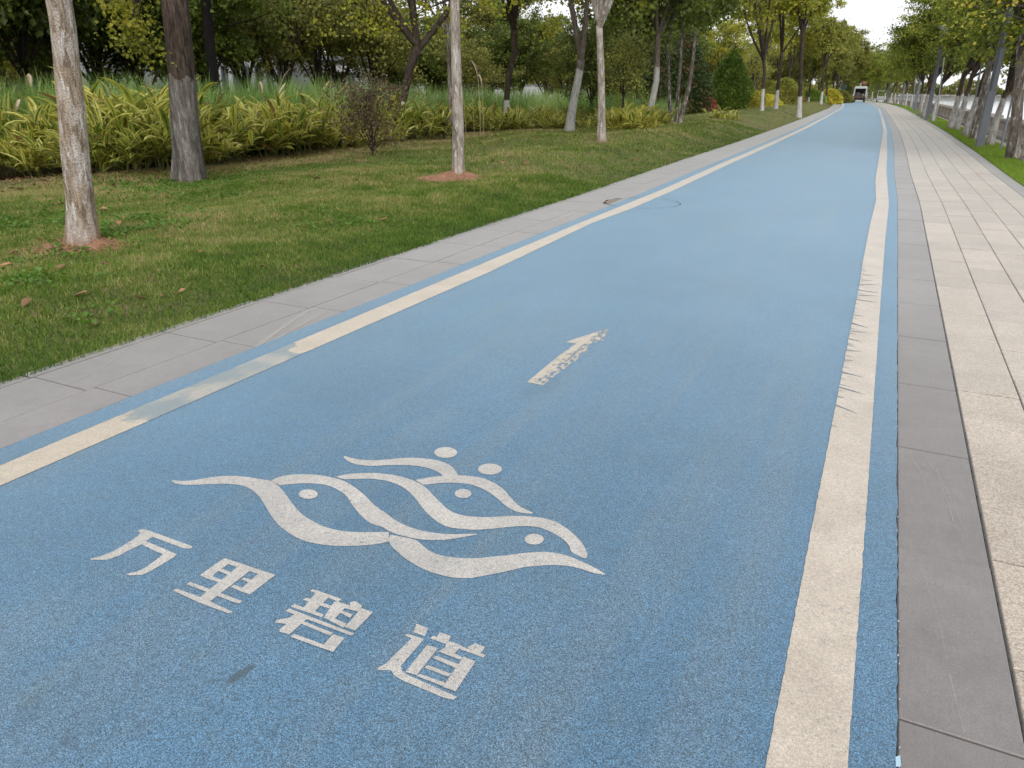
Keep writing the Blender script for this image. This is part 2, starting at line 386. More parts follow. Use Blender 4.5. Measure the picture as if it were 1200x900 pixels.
M['bark_pale'] = make_bark('bark_pale_peeling', (.19, .14, .10), (.42, .34, .26), peel=.75, soil=(.30, .17, .10))
M['bark_pale2'] = make_bark('bark_pale_grey', (.20, .165, .13), (.42, .37, .31), peel=.6, soil=(.28, .18, .12))
M['bark_t2'] = make_bark('bark_brown_washed', (.04, .027, .020), (.13, .10, .08), wash=1.85, washcol=(.30, .285, .26), washcov=.585, stripe=1)
M['bark_black'] = make_bark('bark_black', (.004, .003, .003), (.010, .009, .008))
M['bark_dark'] = make_bark('bark_dark', (.03, .022, .017), (.085, .065, .05))
M['bark_wash'] = make_bark('bark_dark_whitewashed', (.03, .022, .017), (.09, .07, .055), wash=1.25, washcol=(.52, .51, .49), washcov=.42)
M['bark_washR'] = make_bark('bark_whitewashed_river', (.035, .024, .018), (.11, .08, .06), wash=1.45, washcol=(.50, .48, .46), washcov=.50, soil=(.17, .12, .09))
M['bark_grey'] = make_bark('bark_grey', (.10, .08, .065), (.24, .20, .165), peel=.2)
M['bark_washG'] = make_bark('bark_grey_washed', (.09, .07, .055), (.22, .18, .15), wash=1.9, washcol=(.42, .41, .39), washcov=.46)

# ------------------------------------------------------------ ground and paving
ys = np.concatenate([np.arange(-10, 14, 1.0), np.arange(14, 60, 2.0), np.arange(60, 200, 4.0), np.arange(200, 421, 20)])
def strip(name, prof, mat, ys=ys, zf=None, shx=True, kind='structure'):
    n = len(prof); V = []; 
    for y in ys:
        for x, z in prof:
            X = x + (sh(y) if (shx and x > -60) else 0); V.append((X, y, z + (zf(X, y) if zf else 0)))
    V = np.array(V); m = len(ys)
    F = np.array([(i*n+k, i*n+k+1, (i+1)*n+k+1, (i+1)*n+k) for i in range(m-1) for k in range(n-1)])
    o = mk(name, V, F, mat); o['kind'] = kind; return o
strip('ground', [(-700, -.03), (-200, -.03), (-60, -.03), (-20, -.035), (-4.45, -.035), (2.30, -.035), (2.36, -.03), (3.5, -.08), (3.62, -.56), (5.15, -.57), (6.0, -.58), (6.1, -.8), (7.5, -4.5)], M['soil'],
      ys=np.concatenate([[-60, -30], ys]))
# lawn sheet
lx = np.concatenate([np.arange(-4.47, -8, -.25), np.arange(-8, -16.1, -.6)])
V = []; lys = np.concatenate([np.arange(-8, 30, .4), np.arange(30, 130, 2.), np.arange(130, 200, 6)])
for y in lys:
    for x in lx:
        X = x + float(sh(y)); V.append((X, y, float(lawnz(X, y)) + .002))
n = len(lx)
F = np.array([(i*n+k, (i+1)*n+k, (i+1)*n+k+1, i*n+k+1) for i in range(len(lys)-1) for k in range(n-1)])
mk('lawn', V, F, M['lawn'], smooth_=True)['kind'] = 'structure'
strip('verge', [(2.375, .004), (2.9, .03), (3.35, .0), (3.52, -.10)], M['vergesoil'], ys=np.concatenate([np.arange(-8, 60, 1.0), np.arange(60, 200, 3.)]))
strip('lower_path', [(3.66, -.53), (5.05, -.53)], M['lower'], ys=np.concatenate([np.arange(-8, 200, 2.)]))

def edgey(a, b, st, amp):
    yy = np.arange(a, b, st); return yy, rng.normal(0, amp, len(yy))
# lane with slightly ragged rubber edges
yl = np.concatenate([np.arange(-6, 12, .02), np.arange(12, 30, .15), np.arange(30, 200, 1.5)])
jl = np.convolve(rng.normal(0, .0035, len(yl)), [.3, .4, .3], 'same'); jr = np.convolve(rng.normal(0, .0030, len(yl)), [.3, .4, .3], 'same')
jl[yl > 14] = 0; jr[yl > 14] = 0
sL = sh(yl)
V = np.concatenate([np.stack([-3.585 + sL + jl, yl, np.full_like(yl, .004)], 1), np.stack([.283 + sL + jr, yl, np.full_like(yl, .004)], 1)])
n = len(yl); F = np.array([(i, n+i, n+i+1, i+1) for i in range(n-1)])
mk('bike_lane', V, F, M['lane'])['kind'] = 'structure'
def line(name, left, right, mat, z=.0066):
    yy = np.concatenate([np.arange(-6, 12, .03), np.arange(12, 30, .2), np.arange(30, 195, 1.5)])
    a = np.interp(yy, [q[0] for q in left], [q[1] for q in left]) + sh(yy)
    b = np.interp(yy, [q[0] for q in right], [q[1] for q in right]) + sh(yy)
    w = (yy < 12)
    a = a + rng.normal(0, .0010, len(yy))*w; b = b + rng.normal(0, .0010, len(yy))*w
    V = np.concatenate([np.stack([a, yy, np.full_like(yy, z)], 1), np.stack([b, yy, np.full_like(yy, z)], 1)])
    n = len(yy); F = np.array([(i, n+i, n+i+1, i+1) for i in range(n-1)])
    o = mk(name, V, F, mat); o['kind'] = 'structure'
line('lane_edge_line_left', [(-6, -3.40), (1.5, -3.41), (6, -3.42), (9, -3.43), (13, -3.40), (200, -3.40)], [(-6, -3.21), (1.5, -3.22), (6, -3.19), (9, -3.28), (10.5, -3.20), (13, -3.19), (200, -3.20)], M['line_l'])
line('lane_edge_line_right', [(-6, -.01), (4.7, -.02), (7.1, -.02), (8, -.03), (10.7, -.035), (13, -.02), (16, -.06), (18.5, -.05), (26, -.08), (37, -.02), (200, 0)],
     [(-6, .175), (2.6, .17), (6, .16), (9.5, .155), (12, .165), (15, .15), (18, .14), (28, .10), (40, .13), (200, .18)], M['line_r'])
# tyre scuffs: wedges of missing paint on the right line
mb = MB()
for (u0, v0, u1, v1, w) in [(980, 476, 1006, 487, 3.2), (984, 455, 1014, 464, 3), (982, 466, 990, 468, 2.5), (987, 437, 1013, 444, 2.2), (990, 423, 1000, 424, 2), (991, 412, 1011, 413, 2), (994, 405, 1003, 408, 1.8), (996, 398, 1010, 402, 1.8), (998, 389, 1016, 391, 2), (999, 380, 1019, 386, 2.4), (1001, 370, 1012, 372, 1.6), (1004, 352, 1030, 356, 1.8), (1006, 347, 1033, 348, 1.6), (1007, 341, 1033, 345, 1.8), (1009, 334, 1032, 335, 1.3), (1010, 329, 1024, 330, 1.2), (1012, 323, 1028, 324, 1.1), (976, 500, 980, 502, 2)]:
    P = [G(u0-1, v0-w*.2), G(u0-1, v0+w*.2), G((u0+u1)/2, (v0+v1)/2+w*.17), G(u1, v1), G((u0+u1)/2, (v0+v1)/2-w*.17)]
    mb.poly(P, .0082)
for k in range(26):
    v0 = 316 + 150*(k/26)**1.25 + random.uniform(-1, 1); u0 = np.interp(v0, [310, 332, 433, 581], [1013, 1008, 989, 958]); L = random.uniform(4, 12)*(.6 + .4*k/26); w = random.uniform(.18, .38)
    P = [G(u0-1, v0-w), G(u0-1, v0+w), G(u0+L, v0+1+L*.12)]
    mb.poly(P, .0079)
mb.build('lane_scuff_marks', M['scuff'])['kind'] = 'structure'

# paving slabs: real slabs with open joints
def slabs(name, x0, x1, joints, mat, gap=.006, bev=.003, z=0.0, hj=.002):
    V = []; F = []
    for a, b in zip(joints[:-1], joints[1:]):
        y0, y1 = a + gap/2, b - gap/2; s0, s1 = float(sh(a)), float(sh(b)); zz = z + random.uniform(-hj, hj)*(1 if abs(y0) < 14 else 0)
        q = [(x0+s0, y0), (x1+s0, y0), (x1+s1, y1), (x0+s1, y1)]
        bb = [(x0+s0+bev, y0+bev), (x1+s0-bev, y0+bev), (x1+s1-bev, y1-bev), (x0+s1+bev, y1-bev)]
        k = len(V)
        V += [(*c, z-.034) for c in q] + [(*c, zz-bev) for c in q] + [(*c, zz) for c in bb]
        for l in (0, 4):
            for i in range(4): j = (i+1) % 4; F.append((k+l+i, k+l+j, k+l+4+j, k+l+4+i))
        F.append((k+8, k+9, k+10, k+11))
    o = mk(name, np.array(V), np.array(F), mat); o['kind'] = 'structure'; return o
def jts(known, step, y1=195):
    j = list(known)
    while j[0] > -6: j.insert(0, j[0] - (step if not callable(step) else step()))
    while j[-1] < y1: j.append(j[-1] + (step if not callable(step) else step()) )
    return j
slabs('kerb_stones_right', .287, .585, jts([1.82, 2.72, 3.66, 4.58, 5.57, 6.55], .92), M['stone'], .006)
rp = lambda: random.choice([.30, .45, .60, .60, .75])
row1 = sorted(G(*q)[1] for q in [(1192, 784), (1165.5, 656), (1143, 535), (1135, 505), (1123, 457), (1112, 392), (1107, 365), (1100, 335)])
for k in range(5):
    x0 = .597 + .31*k
    slabs('paving_row_%s' % ['one', 'two', 'three', 'four', 'five'][k], x0, x0+.301, jts(row1 if k == 0 else [random.uniform(0, .6)], rp), M['paver'], .0065)
slabs('edging_stones_right', 2.150, 2.372, jts([.4], .9), M['stone_l'], .005)
slabs('edging_stones_left', -3.905, -3.592, jts([1.5, 2.43, 3.38, 4.32], .93), M['stone_l'], .008)
slabs('paving_row_left', -4.385, -3.911, jts([1.45, 2.38, 3.34, 4.28], .93), M['stone_l'], .008)
slabs('kerb_stones_left', -4.49, -4.390, jts([1.43, 2.36, 3.33, 4.25], .93), M['stone_l'], .008, z=.002)
# scratches on stone
mb = MB()
for P in [[(1063, 530), (1078, 552), (1090, 585)], [(1082, 532), (1100, 560), (1114, 600), (1117, 612)], [(1096, 548), (1112, 582), (1131, 622)], [(1076, 650), (1088, 690), (1102, 735), (1112, 790), (1130, 860)], [(1057, 325), (1078, 310)], [(1062, 345), (1078, 346)]]:
    Q = [G(*q) for q in P]
    for a, b in zip(Q[:-1], Q[1:]):
        w = .0006 + random.random()*.0009; mb.poly([(a[0]-w, a[1]), (a[0]+w, a[1]), (b[0]+w*.7, b[1]), (b[0]-w*.7, b[1])], .0027)
for P, w in [([(82, 450), (125, 428), (160, 402), (200, 391)], .006), ([(248, 399), (300, 372), (318, 360)], .007), ([(300, 407), (330, 385), (360, 365), (372, 361)], .022), ([(312, 405), (345, 385), (385, 364)], .012), ([(655, 258), (672, 251)], .05)]:
    Q = [G(*q) for q in P]
    for a, b in zip(Q[:-1], Q[1:]):
        mb.poly([(a[0]-w, a[1]), (a[0]+w, a[1]), (b[0]+w*.6, b[1]), (b[0]-w*.6, b[1])][::1], .0027)
mb.build('stone_scratches', M['scratch'])['kind'] = 'structure'
# flakes of pale blue rubber along the right kerb
M['flake'] = plain('pale_rubber', (.36, .52, .62), .6)
mb = MB()
for y, s in [(1.66, .022), (1.52, .010)] + [(random.uniform(1.2, 6), random.uniform(.002, .006)) for _ in range(60)]:
    x = .285 + random.uniform(-.003, .005); mb.poly([(x-s*.25, y-s), (x+s*.3, y-s*.6), (x+s*.2, y+s), (x-s*.3, y+s*.5)], .0062 + random.random()*.001)
mb.build('rubber_flakes', M['flake'])['kind'] = 'structure'
# dirt wedge and tufts in the wide joint beside the right kerb stones
mb = MB()
for _ in range(260):
    y = random.uniform(1.5, 9); x = .591 + random.uniform(-.004, .004); z0 = -.02
    a = random.uniform(0, 2*PI); l = random.uniform(.004, .014)
    mb.add([(x, y, z0), (x+.002, y+.003, z0), (x+math.cos(a)*l*.6, y+math.sin(a)*l, z0+l*1.6)], [(0, 1, 2)])
mb.build('joint_weeds', M['blade'])['kind'] = 'stuff'

# ------------------------------------------------------------ painted emblem, characters, arrow
def a_(x, y): return (180 + x/4.2857, 500 + y/4.2857)
def b_(x, y): return (440 + x/4.2857, 500 + y/4.2857)
def c_(x, y): return (90 + x/5, 610 + y/5)
def d_(x, y): return (310 + x/4.2857, 670 + y/4.2857)
def crom(P, sub=4):
    P = [np.array(p, float) for p in P]; out = []
    for i in range(len(P)-1):
        p0 = P[max(i-1, 0)]; p1 = P[i]; p2 = P[i+1]; p3 = P[min(i+2, len(P)-1)]
        for k in range(sub):
            t = k/sub; out.append(.5*((2*p1) + (p2-p0)*t + (2*p0-5*p1+4*p2-p3)*t*t + (3*p1-p0-3*p2+p3)*t**3))
    out.append(P[-1]); return out
zc = [0.0056]
def ribbon(mb, up, lo, sub=4):
    U = crom([G(*q) for q in up], sub); L = crom([G(*q) for q in lo], sub)
    def res(P, n):
        P = np.array(P); s = np.concatenate([[0], np.cumsum(np.linalg.norm(np.diff(P, axis=0), axis=1))]); t = np.linspace(0, s[-1], n)
        return np.stack([np.interp(t, s, P[:, 0]), np.interp(t, s, P[:, 1])], 1)
    z = zc[0]; zc[0] += .00008
    poly = [tuple(p) for p in U] + [tuple(p) for p in L[::-1]]
    cl = []
    for q in poly:
        if not cl or (abs(q[0]-cl[-1][0]) + abs(q[1]-cl[-1][1])) > 1e-4: cl.append(q)
    from mathutils.geometry import tessellate_polygon
    tri = tessellate_polygon([[Vector((q[0], q[1], 0)) for q in cl]])
    V = [(q[0], q[1], z) for q in cl]; fs = []
    for tr in tri:
        A, B, C = [cl[i] for i in tr]
        fs.append(tr if (B[0]-A[0])*(C[1]-A[1])-(B[1]-A[1])*(C[0]-A[0]) > 0 else (tr[0], tr[2], tr[1]))
    mb.add(V, fs)
mb = MB()
ribbon(mb, [a_(93, 273), a_(150, 278), a_(230, 270), a_(300, 258), a_(380, 252), a_(460, 257), a_(530, 268), a_(590, 278), a_(625, 300), a_(660, 340), a_(700, 395), a_(740, 440), a_(800, 480), a_(870, 512), a_(940, 528), a_(1020, 535), a_(1100, 536), a_(1180, 535)],
       [a_(95, 281), a_(110, 290), a_(160, 298), a_(240, 296), a_(320, 293), a_(380, 293), a_(440, 300), a_(490, 320), a_(530, 355), a_(560, 400), a_(590, 450), a_(630, 500), a_(680, 540), a_(740, 572), a_(800, 590), a_(880, 602), a_(980, 605), a_(1080, 600), a_(1150, 590), a_(1187, 580)])
ribbon(mb, [a_(592, 276), a_(630, 258), a_(700, 246), a_(780, 245), a_(840, 250), a_(900, 262), a_(960, 280), a_(1010, 310), a_(1060, 350), a_(1110, 400), b_(50, 438), b_(100, 475), b_(160, 505), b_(220, 525), b_(300, 540), b_(380, 546), b_(440, 545), b_(510, 544)],
       [a_(635, 300), a_(700, 293), a_(760, 290), a_(820, 292), a_(880, 302), a_(930, 325), a_(970, 355), a_(1000, 400), a_(1040, 450), a_(1090, 490), b_(30, 508), b_(60, 525), b_(100, 543), b_(170, 562), b_(240, 573), b_(310, 576), b_(370, 572), b_(430, 562), b_(510, 548)])
ribbon(mb, [a_(915, 257), a_(960, 246), a_(1020, 240), a_(1080, 238), b_(0, 238), b_(50, 243), b_(100, 250), b_(150, 262), b_(200, 280), b_(250, 310), b_(290, 350), b_(330, 390), b_(370, 425), b_(420, 447), b_(480, 457), b_(560, 460), b_(640, 457), b_(720, 454), b_(780, 457), b_(840, 465), b_(900, 482), b_(950, 510), b_(1000, 550), b_(1040, 595), b_(1062, 640), b_(1062, 662)],
       [a_(960, 270), a_(1020, 268), a_(1080, 266), b_(20, 272), b_(60, 278), b_(120, 300), b_(160, 325), b_(200, 365), b_(230, 405), b_(260, 440), b_(300, 475), b_(340, 500), b_(380, 513), b_(440, 520), b_(500, 524), b_(560, 521), b_(620, 515), b_(690, 508), b_(750, 505), b_(810, 510), b_(860, 525), b_(900, 545), b_(940, 570), b_(970, 600), b_(985, 635), b_(1030, 660), b_(1055, 668)])
ribbon(mb, [b_(75, 550), b_(120, 556), b_(165, 566), b_(205, 577), b_(240, 605), b_(280, 635), b_(340, 655), b_(420, 665), b_(500, 667), b_(580, 660), b_(660, 652), b_(740, 642), b_(820, 636), b_(880, 638), b_(940, 648), b_(1000, 668), b_(1060, 695), b_(1110, 720), b_(1153, 746)],
       [b_(68, 580), b_(80, 605), b_(110, 635), b_(150, 668), b_(200, 700), b_(260, 730), b_(330, 752), b_(400, 765), b_(470, 767), b_(530, 758), b_(600, 745), b_(680, 728), b_(750, 712), b_(820, 705), b_(890, 702), b_(960, 705), b_(1030, 720), b_(1090, 740), b_(1150, 751)])
ribbon(mb, [b_(200, 273), b_(260, 262), b_(330, 253), b_(400, 250), b_(470, 253), b_(530, 262), b_(580, 280), b_(630, 310), b_(670, 350), b_(700, 385), b_(740, 415), b_(790, 437)],
       [b_(240, 298), b_(270, 295), b_(330, 288), b_(400, 288), b_(470, 295), b_(520, 310), b_(570, 335), b_(610, 365), b_(650, 400), b_(690, 425), b_(740, 440), b_(787, 443)])
ribbon(mb, [a_(955, 152), a_(1000, 164), a_(1050, 172), b_(0, 174), b_(60, 170), b_(130, 163), b_(200, 162), b_(270, 168), b_(330, 180), b_(380, 203), b_(412, 245), b_(405, 258)],
       [a_(958, 164), a_(980, 180), a_(1020, 195), a_(1080, 202), b_(0, 203), b_(40, 200), b_(110, 198), b_(180, 200), b_(240, 208), b_(290, 222), b_(325, 240), b_(345, 260)])
def dot(mb, f, x, y, rx, ry):
    P = []
    for k in range(24): an = -2*PI*k/24; P.append(G(*f(x + rx*math.cos(an), y + ry*math.sin(an))))
    z = zc[0]; zc[0] += .00008
    mb.poly(P, z)
for q in [(b_, 353, 135, 58, 27), (b_, 575, 219, 60, 28), (b_, 440, 342, 42, 23), (b_, 797, 572, 48, 27), (a_, 778, 345, 48, 24)]: dot(mb, *q)
o = mb.build('painted_emblem', M['emblem'])
tag(o, 'large white wave emblem with five dots painted on the blue lane', 'painted emblem')
def char(label, f, polys):
    zc[0] = .0056; mb = MB()
    for P in polys:
        Q = [G(*f(*q)) for q in P]
        ar = sum(Q[i][0]*Q[(i+1) % len(Q)][1] - Q[(i+1) % len(Q)][0]*Q[i][1] for i in range(len(Q)))
        if ar < 0: Q = Q[::-1]
        from mathutils.geometry import tessellate_polygon
        tri = tessellate_polygon([[Vector((q[0], q[1], 0)) for q in Q]])
        fs = []
        for tr in tri:
            A, B, C = [Q[i] for i in tr]
            fs.append(tr if (B[0]-A[0])*(C[1]-A[1])-(B[1]-A[1])*(C[0]-A[0]) > 0 else (tr[0], tr[2], tr[1]))
        mb.add([(q[0], q[1], zc[0]) for q in Q], fs); zc[0] += .00008
    o = mb.build('painted_character', M['emblem']); tag(o, label, 'painted character', 'row of four painted characters under the emblem')
char('leftmost and simplest painted character, a bar above two hooked strokes', c_, [
    [(357, 66), (380, 57), (412, 61), (680, 158), (672, 170), (630, 171), (440, 100), (375, 79)],
    [(385, 72), (452, 97), (375, 150), (330, 170), (250, 213), (180, 237), (85, 238), (80, 230), (140, 217), (210, 190), (270, 155), (320, 125), (362, 95)],
    [(370, 142), (405, 127), (530, 180), (586, 205), (570, 222), (500, 265), (440, 300), (390, 325), (310, 329), (288, 321), (350, 308), (400, 285), (450, 250), (500, 213), (505, 203), (465, 188)]])
char('second painted character from the left, a divided box over two bars', c_, [
    [(845, 242), (868, 228), (905, 250), (805, 322), (800, 345), (770, 350), (722, 327)],
    [(868, 228), (1165, 326), (1140, 345), (850, 250)],
    [(1085, 300), (1165, 327), (1015, 441), (970, 425), (955, 415)],
    [(722, 327), (742, 316), (850, 355), (832, 369), (780, 353)],
    [(903, 396), (925, 385), (1035, 425), (1012, 441), (965, 424)],
    [(830, 302), (850, 290), (920, 316), (895, 330)],
    [(963, 352), (985, 343), (1060, 368), (1035, 383)],
    [(965, 262), (1038, 286), (775, 488), (712, 466)],
    [(643, 381), (666, 368), (972, 481), (955, 494), (930, 490)],
    [(565, 418), (590, 408), (740, 462), (917, 545), (890, 553), (720, 490)]])
char('third painted character from the left, the densest with three stacked shapes', d_, [
    [(228, 103), (245, 94), (388, 143), (372, 157)],
    [(193, 147), (212, 137), (340, 178), (322, 191)],
    [(132, 182), (150, 169), (300, 222), (288, 235)],
    [(262, 106), (330, 128), (245, 215), (188, 198)],
    [(430, 160), (455, 154), (492, 177), (482, 196), (430, 182)],
    [(352, 157), (420, 175), (342, 254), (297, 238)],
    [(360, 155), (545, 211), (530, 224), (348, 175)],
    [(488, 190), (546, 211), (456, 303), (403, 285)],
    [(366, 205), (382, 200), (445, 222), (430, 240)],
    [(300, 238), (325, 230), (412, 268), (398, 290)],
    [(105, 205), (125, 192), (452, 318), (436, 329), (400, 316)],
    [(160, 212), (222, 238), (125, 323), (78, 310), (76, 298), (110, 270), (55, 263), (60, 252), (130, 237)],
    [(183, 268), (198, 257), (345, 315), (330, 329)],
    [(343, 321), (403, 341), (345, 411), (287, 390)],
    [(130, 334), (150, 320), (305, 376), (288, 392)]])
char('rightmost painted character, a ladder-like box carried by a long sweep', d_, [
    [(763, 268), (822, 290), (806, 331), (748, 311)],
    [(704, 326), (720, 319), (802, 345), (675, 492), (640, 503), (568, 501), (568, 490), (605, 472), (738, 342)],
    [(636, 500), (688, 484), (692, 507), (730, 530), (967, 636), (950, 651), (900, 640), (690, 552), (650, 527)],
    [(832, 342), (848, 329), (1112, 426), (1098, 438)],
    [(880, 311), (937, 331), (922, 362), (862, 345)],
    [(1018, 388), (1058, 367), (1107, 386), (1085, 418)],
    [(918, 352), (992, 378), (955, 418), (1000, 441), (980, 449), (873, 408), (908, 388)],
    [(818, 374), (872, 392), (765, 527), (708, 511)],
    [(1000, 434), (1060, 458), (960, 609), (896, 586)],
    [(846, 442), (862, 430), (985, 476), (962, 492)],
    [(803, 490), (820, 477), (940, 521), (922, 535)],
    [(762, 531), (780, 521), (915, 568), (895, 583)]])
# arrow, badly worn
def e_(x, y): return (600 + x/8.571, 370 + y/8.571)
mb = MB()
P = [G(*e_(*q)) for q in [(150, 675), (240, 600), (330, 525), (470, 410), (590, 325), (640, 285), (540, 272), (620, 243), (800, 185), (962, 128), (960, 200), (940, 250), (890, 270), (780, 290), (770, 345), (740, 385), (650, 460), (560, 520), (440, 600), (370, 660), (310, 705)]]
from mathutils.geometry import tessellate_polygon
tri = tessellate_polygon([[Vector((q[0], q[1], 0)) for q in P]])
mb.add([(q[0], q[1], .0056) for q in P], tri)
o = mb.build('painted_arrow', M['arrow']); tag(o, 'worn flaking cream arrow painted on the blue lane pointing ahead', 'painted arrow')

# manhole half under the lane edge
t = NT('manhole_brown'); p = t.pos()
br = t.n('TexBrick', {'Vector': t.scale(p, (1, 1, 1), (0, 0, .5)), 'Color1': (.27, .21, .18, 1), 'Color2': (.33, .27, .235, 1), 'Mortar': (.12, .09, .075, 1), 'Scale': 9., 'Mortar Size': .03})
M['manhole'] = t.bsdf(t.mul(br.outputs[0], t.mr(t.noise(p, 60), .3, .7, .8, 1.2)), .7, .4)
mx, my = -3.22, 11.05; rr = .56
e = empty('manhole_cover', (mx, my, 0), 0, 'round manhole cover half overlapped by the blue lane edge on the left', 'manhole cover')
P = []
for k in range(40):
    an = 2*PI*k/40; x = rr*math.cos(an); y = rr*math.sin(an)
    if mx + x < -3.62: P.append((x, y))
MB().poly(P, .010).build('cover_plate', M['manhole'], e)
arcs = {False: MB(), True: MB()}
for k in range(48):
    a0, a1 = 2*PI*k/48, 2*PI*(k+1)/48
    xm = mx + rr*math.cos((a0+a1)/2)
    if -3.44 < xm < -3.19: continue
    w = .035 if xm < -3.6 else .013
    r0, r1 = rr, rr + w*(.7+.5*math.sin(k*1.7))
    arcs[xm > -3.3].add([(r0*math.cos(a0), r0*math.sin(a0), .0125), (r1*math.cos(a0), r1*math.sin(a0), .0125), (r1*math.cos(a1), r1*math.sin(a1), .0125), (r0*math.cos(a1), r0*math.sin(a1), .0125)], [(0, 1, 2, 3)])
arcs[False].build('frame_gap', M['joint'], e); arcs[True].build('coated_rim', M['joint'], e)

# ------------------------------------------------------------ plants: generators
def leafquads(C, size, aspect=.45, up=.3, fold=.15, droop=None):
    n = len(C); d = rng.normal(size=(n, 3)); d[:, 2] -= (.5 if droop is None else droop); d /= np.linalg.norm(d, axis=1)[:, None]
    nn = rng.normal(size=(n, 3)); nn[:, 2] += up*3; s = np.cross(d, nn); s /= (np.linalg.norm(s, axis=1)[:, None] + 1e-9)
    nrm = np.cross(s, d)
    L = size*rng.uniform(.6, 1.3, n)[:, None]
    b = C; tip = C + d*L; m = C + d*L*.45 + nrm*L*fold
    V = np.stack([b, m + s*L*aspect, tip, m - s*L*aspect], 1).reshape(-1, 3)
    F = np.arange(n*4).reshape(n, 4)
    return V, F
def branchset(mb, start, targets, r0, sides=5, wob=.25, up=.3, rnd=random):
    tips = []
    for T in targets:
        T = np.array(T, float); s = np.array(start, float); P = []; m = 5
        L = np.linalg.norm(T - s); off = rng.normal(size=3)*wob*L*.25
        for i in range(m+1):
            t = i/m; q = s + (T-s)*t + off*math.sin(PI*t) + np.array((0, 0, up*L*.25*math.sin(PI*t)))
            P.append(q)
        mb.tube(P, [r0*(1 - .8*i/m) for i in range(m+1)], sides, cap=False); tips.append(P)
    return tips
def knobbly(t, a, z): return 1 + .05*math.sin(2*a + 1.7*z) + .03*math.sin(3*a - 3.9*z) + .025*math.sin(5*a + 7*z)
def crown_tree(name, mats, seed, H=8., fork=2.4, r0=.14, cr=(3, 3, 3), cz=None, limbs=6, sub=5, nleaf=9000, leaf=.14, lean=(0, 0), path=None, clr=.45, shape='round', cshift=0., aspect=.4, flare=1.5, mod=None, extra=(), label=None, cat='tree', group=None, loc=(0, 0, 0), rz=0, trunk_sides=12, bare=0.):
    """a tree thing: Empty > trunk (with its limbs), crown (leaves)"""
    global rng
    rng = np.random.default_rng(seed); random.seed(seed)
    e = empty(name, loc, rz, label, cat, group)
    mb = MB()
    if path is None:
        pts = []; m = 7
        for i in range(m+1):
            t = i/m; pts.append((lean[0]*t + .06*math.sin(3*t+seed)*fork*.3, lean[1]*t + .05*math.sin(4*t+seed*2)*fork*.3, fork*t, r0*(1 - .35*t)))
    else: pts = path
    P = [p[:3] for p in pts]; rad = [p[3] for p in pts]
    # flare at the base
    z0 = P[0][2]
    P2, R2 = [], []
    for i in range(len(P)-1):
        for k in range(4):
            t = k/4; q = [P[i][j]*(1-t) + P[i+1][j]*t for j in range(3)]; P2.append(q); r = rad[i]*(1-t)+rad[i+1]*t
            R2.append(r*(1 + (flare-1)*math.exp(-max(0, q[2]-z0)/.22)))
    P2.append(P[-1]); R2.append(rad[-1]); P2.insert(0, [P2[0][0], P2[0][1], P2[0][2]-.12]); R2.insert(0, R2[0]*1.08)
    mb.tube(P2, R2, trunk_sides if trunk_sides < 12 else 22, mod or knobbly)
    top = np.array(P[-1]); rt = rad[-1]
    cc = np.array((top[0] + cshift, top[1], cz if cz is not None else (fork + H)/2 + .2*(H-fork)))
    C = []
    for i in range(limbs):
        a = 2*PI*i/limbs + random.uniform(-.4, .4); 
        if shape == 'layer': el = random.uniform(-.15, .9)
        else: el = random.uniform(-.3, 1.3)
        rr = random.uniform(.45, .75)
        T = cc + np.array((cr[0]*math.cos(a)*math.cos(el)*rr, cr[1]*math.sin(a)*math.cos(el)*rr, cr[2]*math.sin(el)*rr))
        if i == 0: T = cc + np.array((0, 0, cr[2]*.7))
        T[2] = max(T[2], top[2] + .1*(H-fork)) if shape != 'droop' else T[2]
        s = top - np.array((0, 0, random.uniform(0, .25)*fork*.5 if i % 2 else 0))
        Lp = branchset(mb, s, [T], rt*.72, 6)[0]
        for j in range(sub):
            b = Lp[random.choice([2, 3, 4, 5])]
            T2 = b + rng.normal(size=3)*np.array(cr)*.36
            T2 = cc + np.clip((T2-cc)/np.array(cr), -1, 1)*np.array(cr)
            dd = (T2-cc)/np.array(cr); l = np.linalg.norm(dd)
            if l > 1: T2 = cc + dd/l*np.array(cr)
            L2 = branchset(mb, b, [T2], rt*.28, 4, .35)[0]
            for k in range(4):
                b3 = L2[random.choice([2, 3, 4, 5])]; T3 = b3 + rng.normal(size=3)*np.array((.45, .45, .3 if shape != 'layer' else .12))*max(.5, cr[0]/3)
                branchset(mb, b3, [T3], rt*.10, 3, .3); C.append(T3); C.append((T3 + b3)/2)
    for q in extra:
        q = np.array(q, float); branchset(mb, top, [q], rt*.22, 4, .2)
        for k in range(4): C.append(q + rng.normal(size=3)*.13)
    C = np.array(C)
    if bare > 0: C = C[rng.random(len(C)) > bare]
    k = max(1, nleaf//len(C)); sp = np.array((clr, clr, clr*(.45 if shape == 'layer' else .75)))
    X = np.repeat(C, k, 0) + rng.normal(size=(len(C)*k, 3))*sp*.55*rng.uniform(.5, 1.3, (len(C)*k, 1))
    V, F = leafquads(X, leaf, aspect, up=.5 if shape == 'layer' else .2)
    mb.build('trunk', M[mats[0]], e, smooth_=True)
    mk('crown', V, F, M[mats[1]], e)
    return e
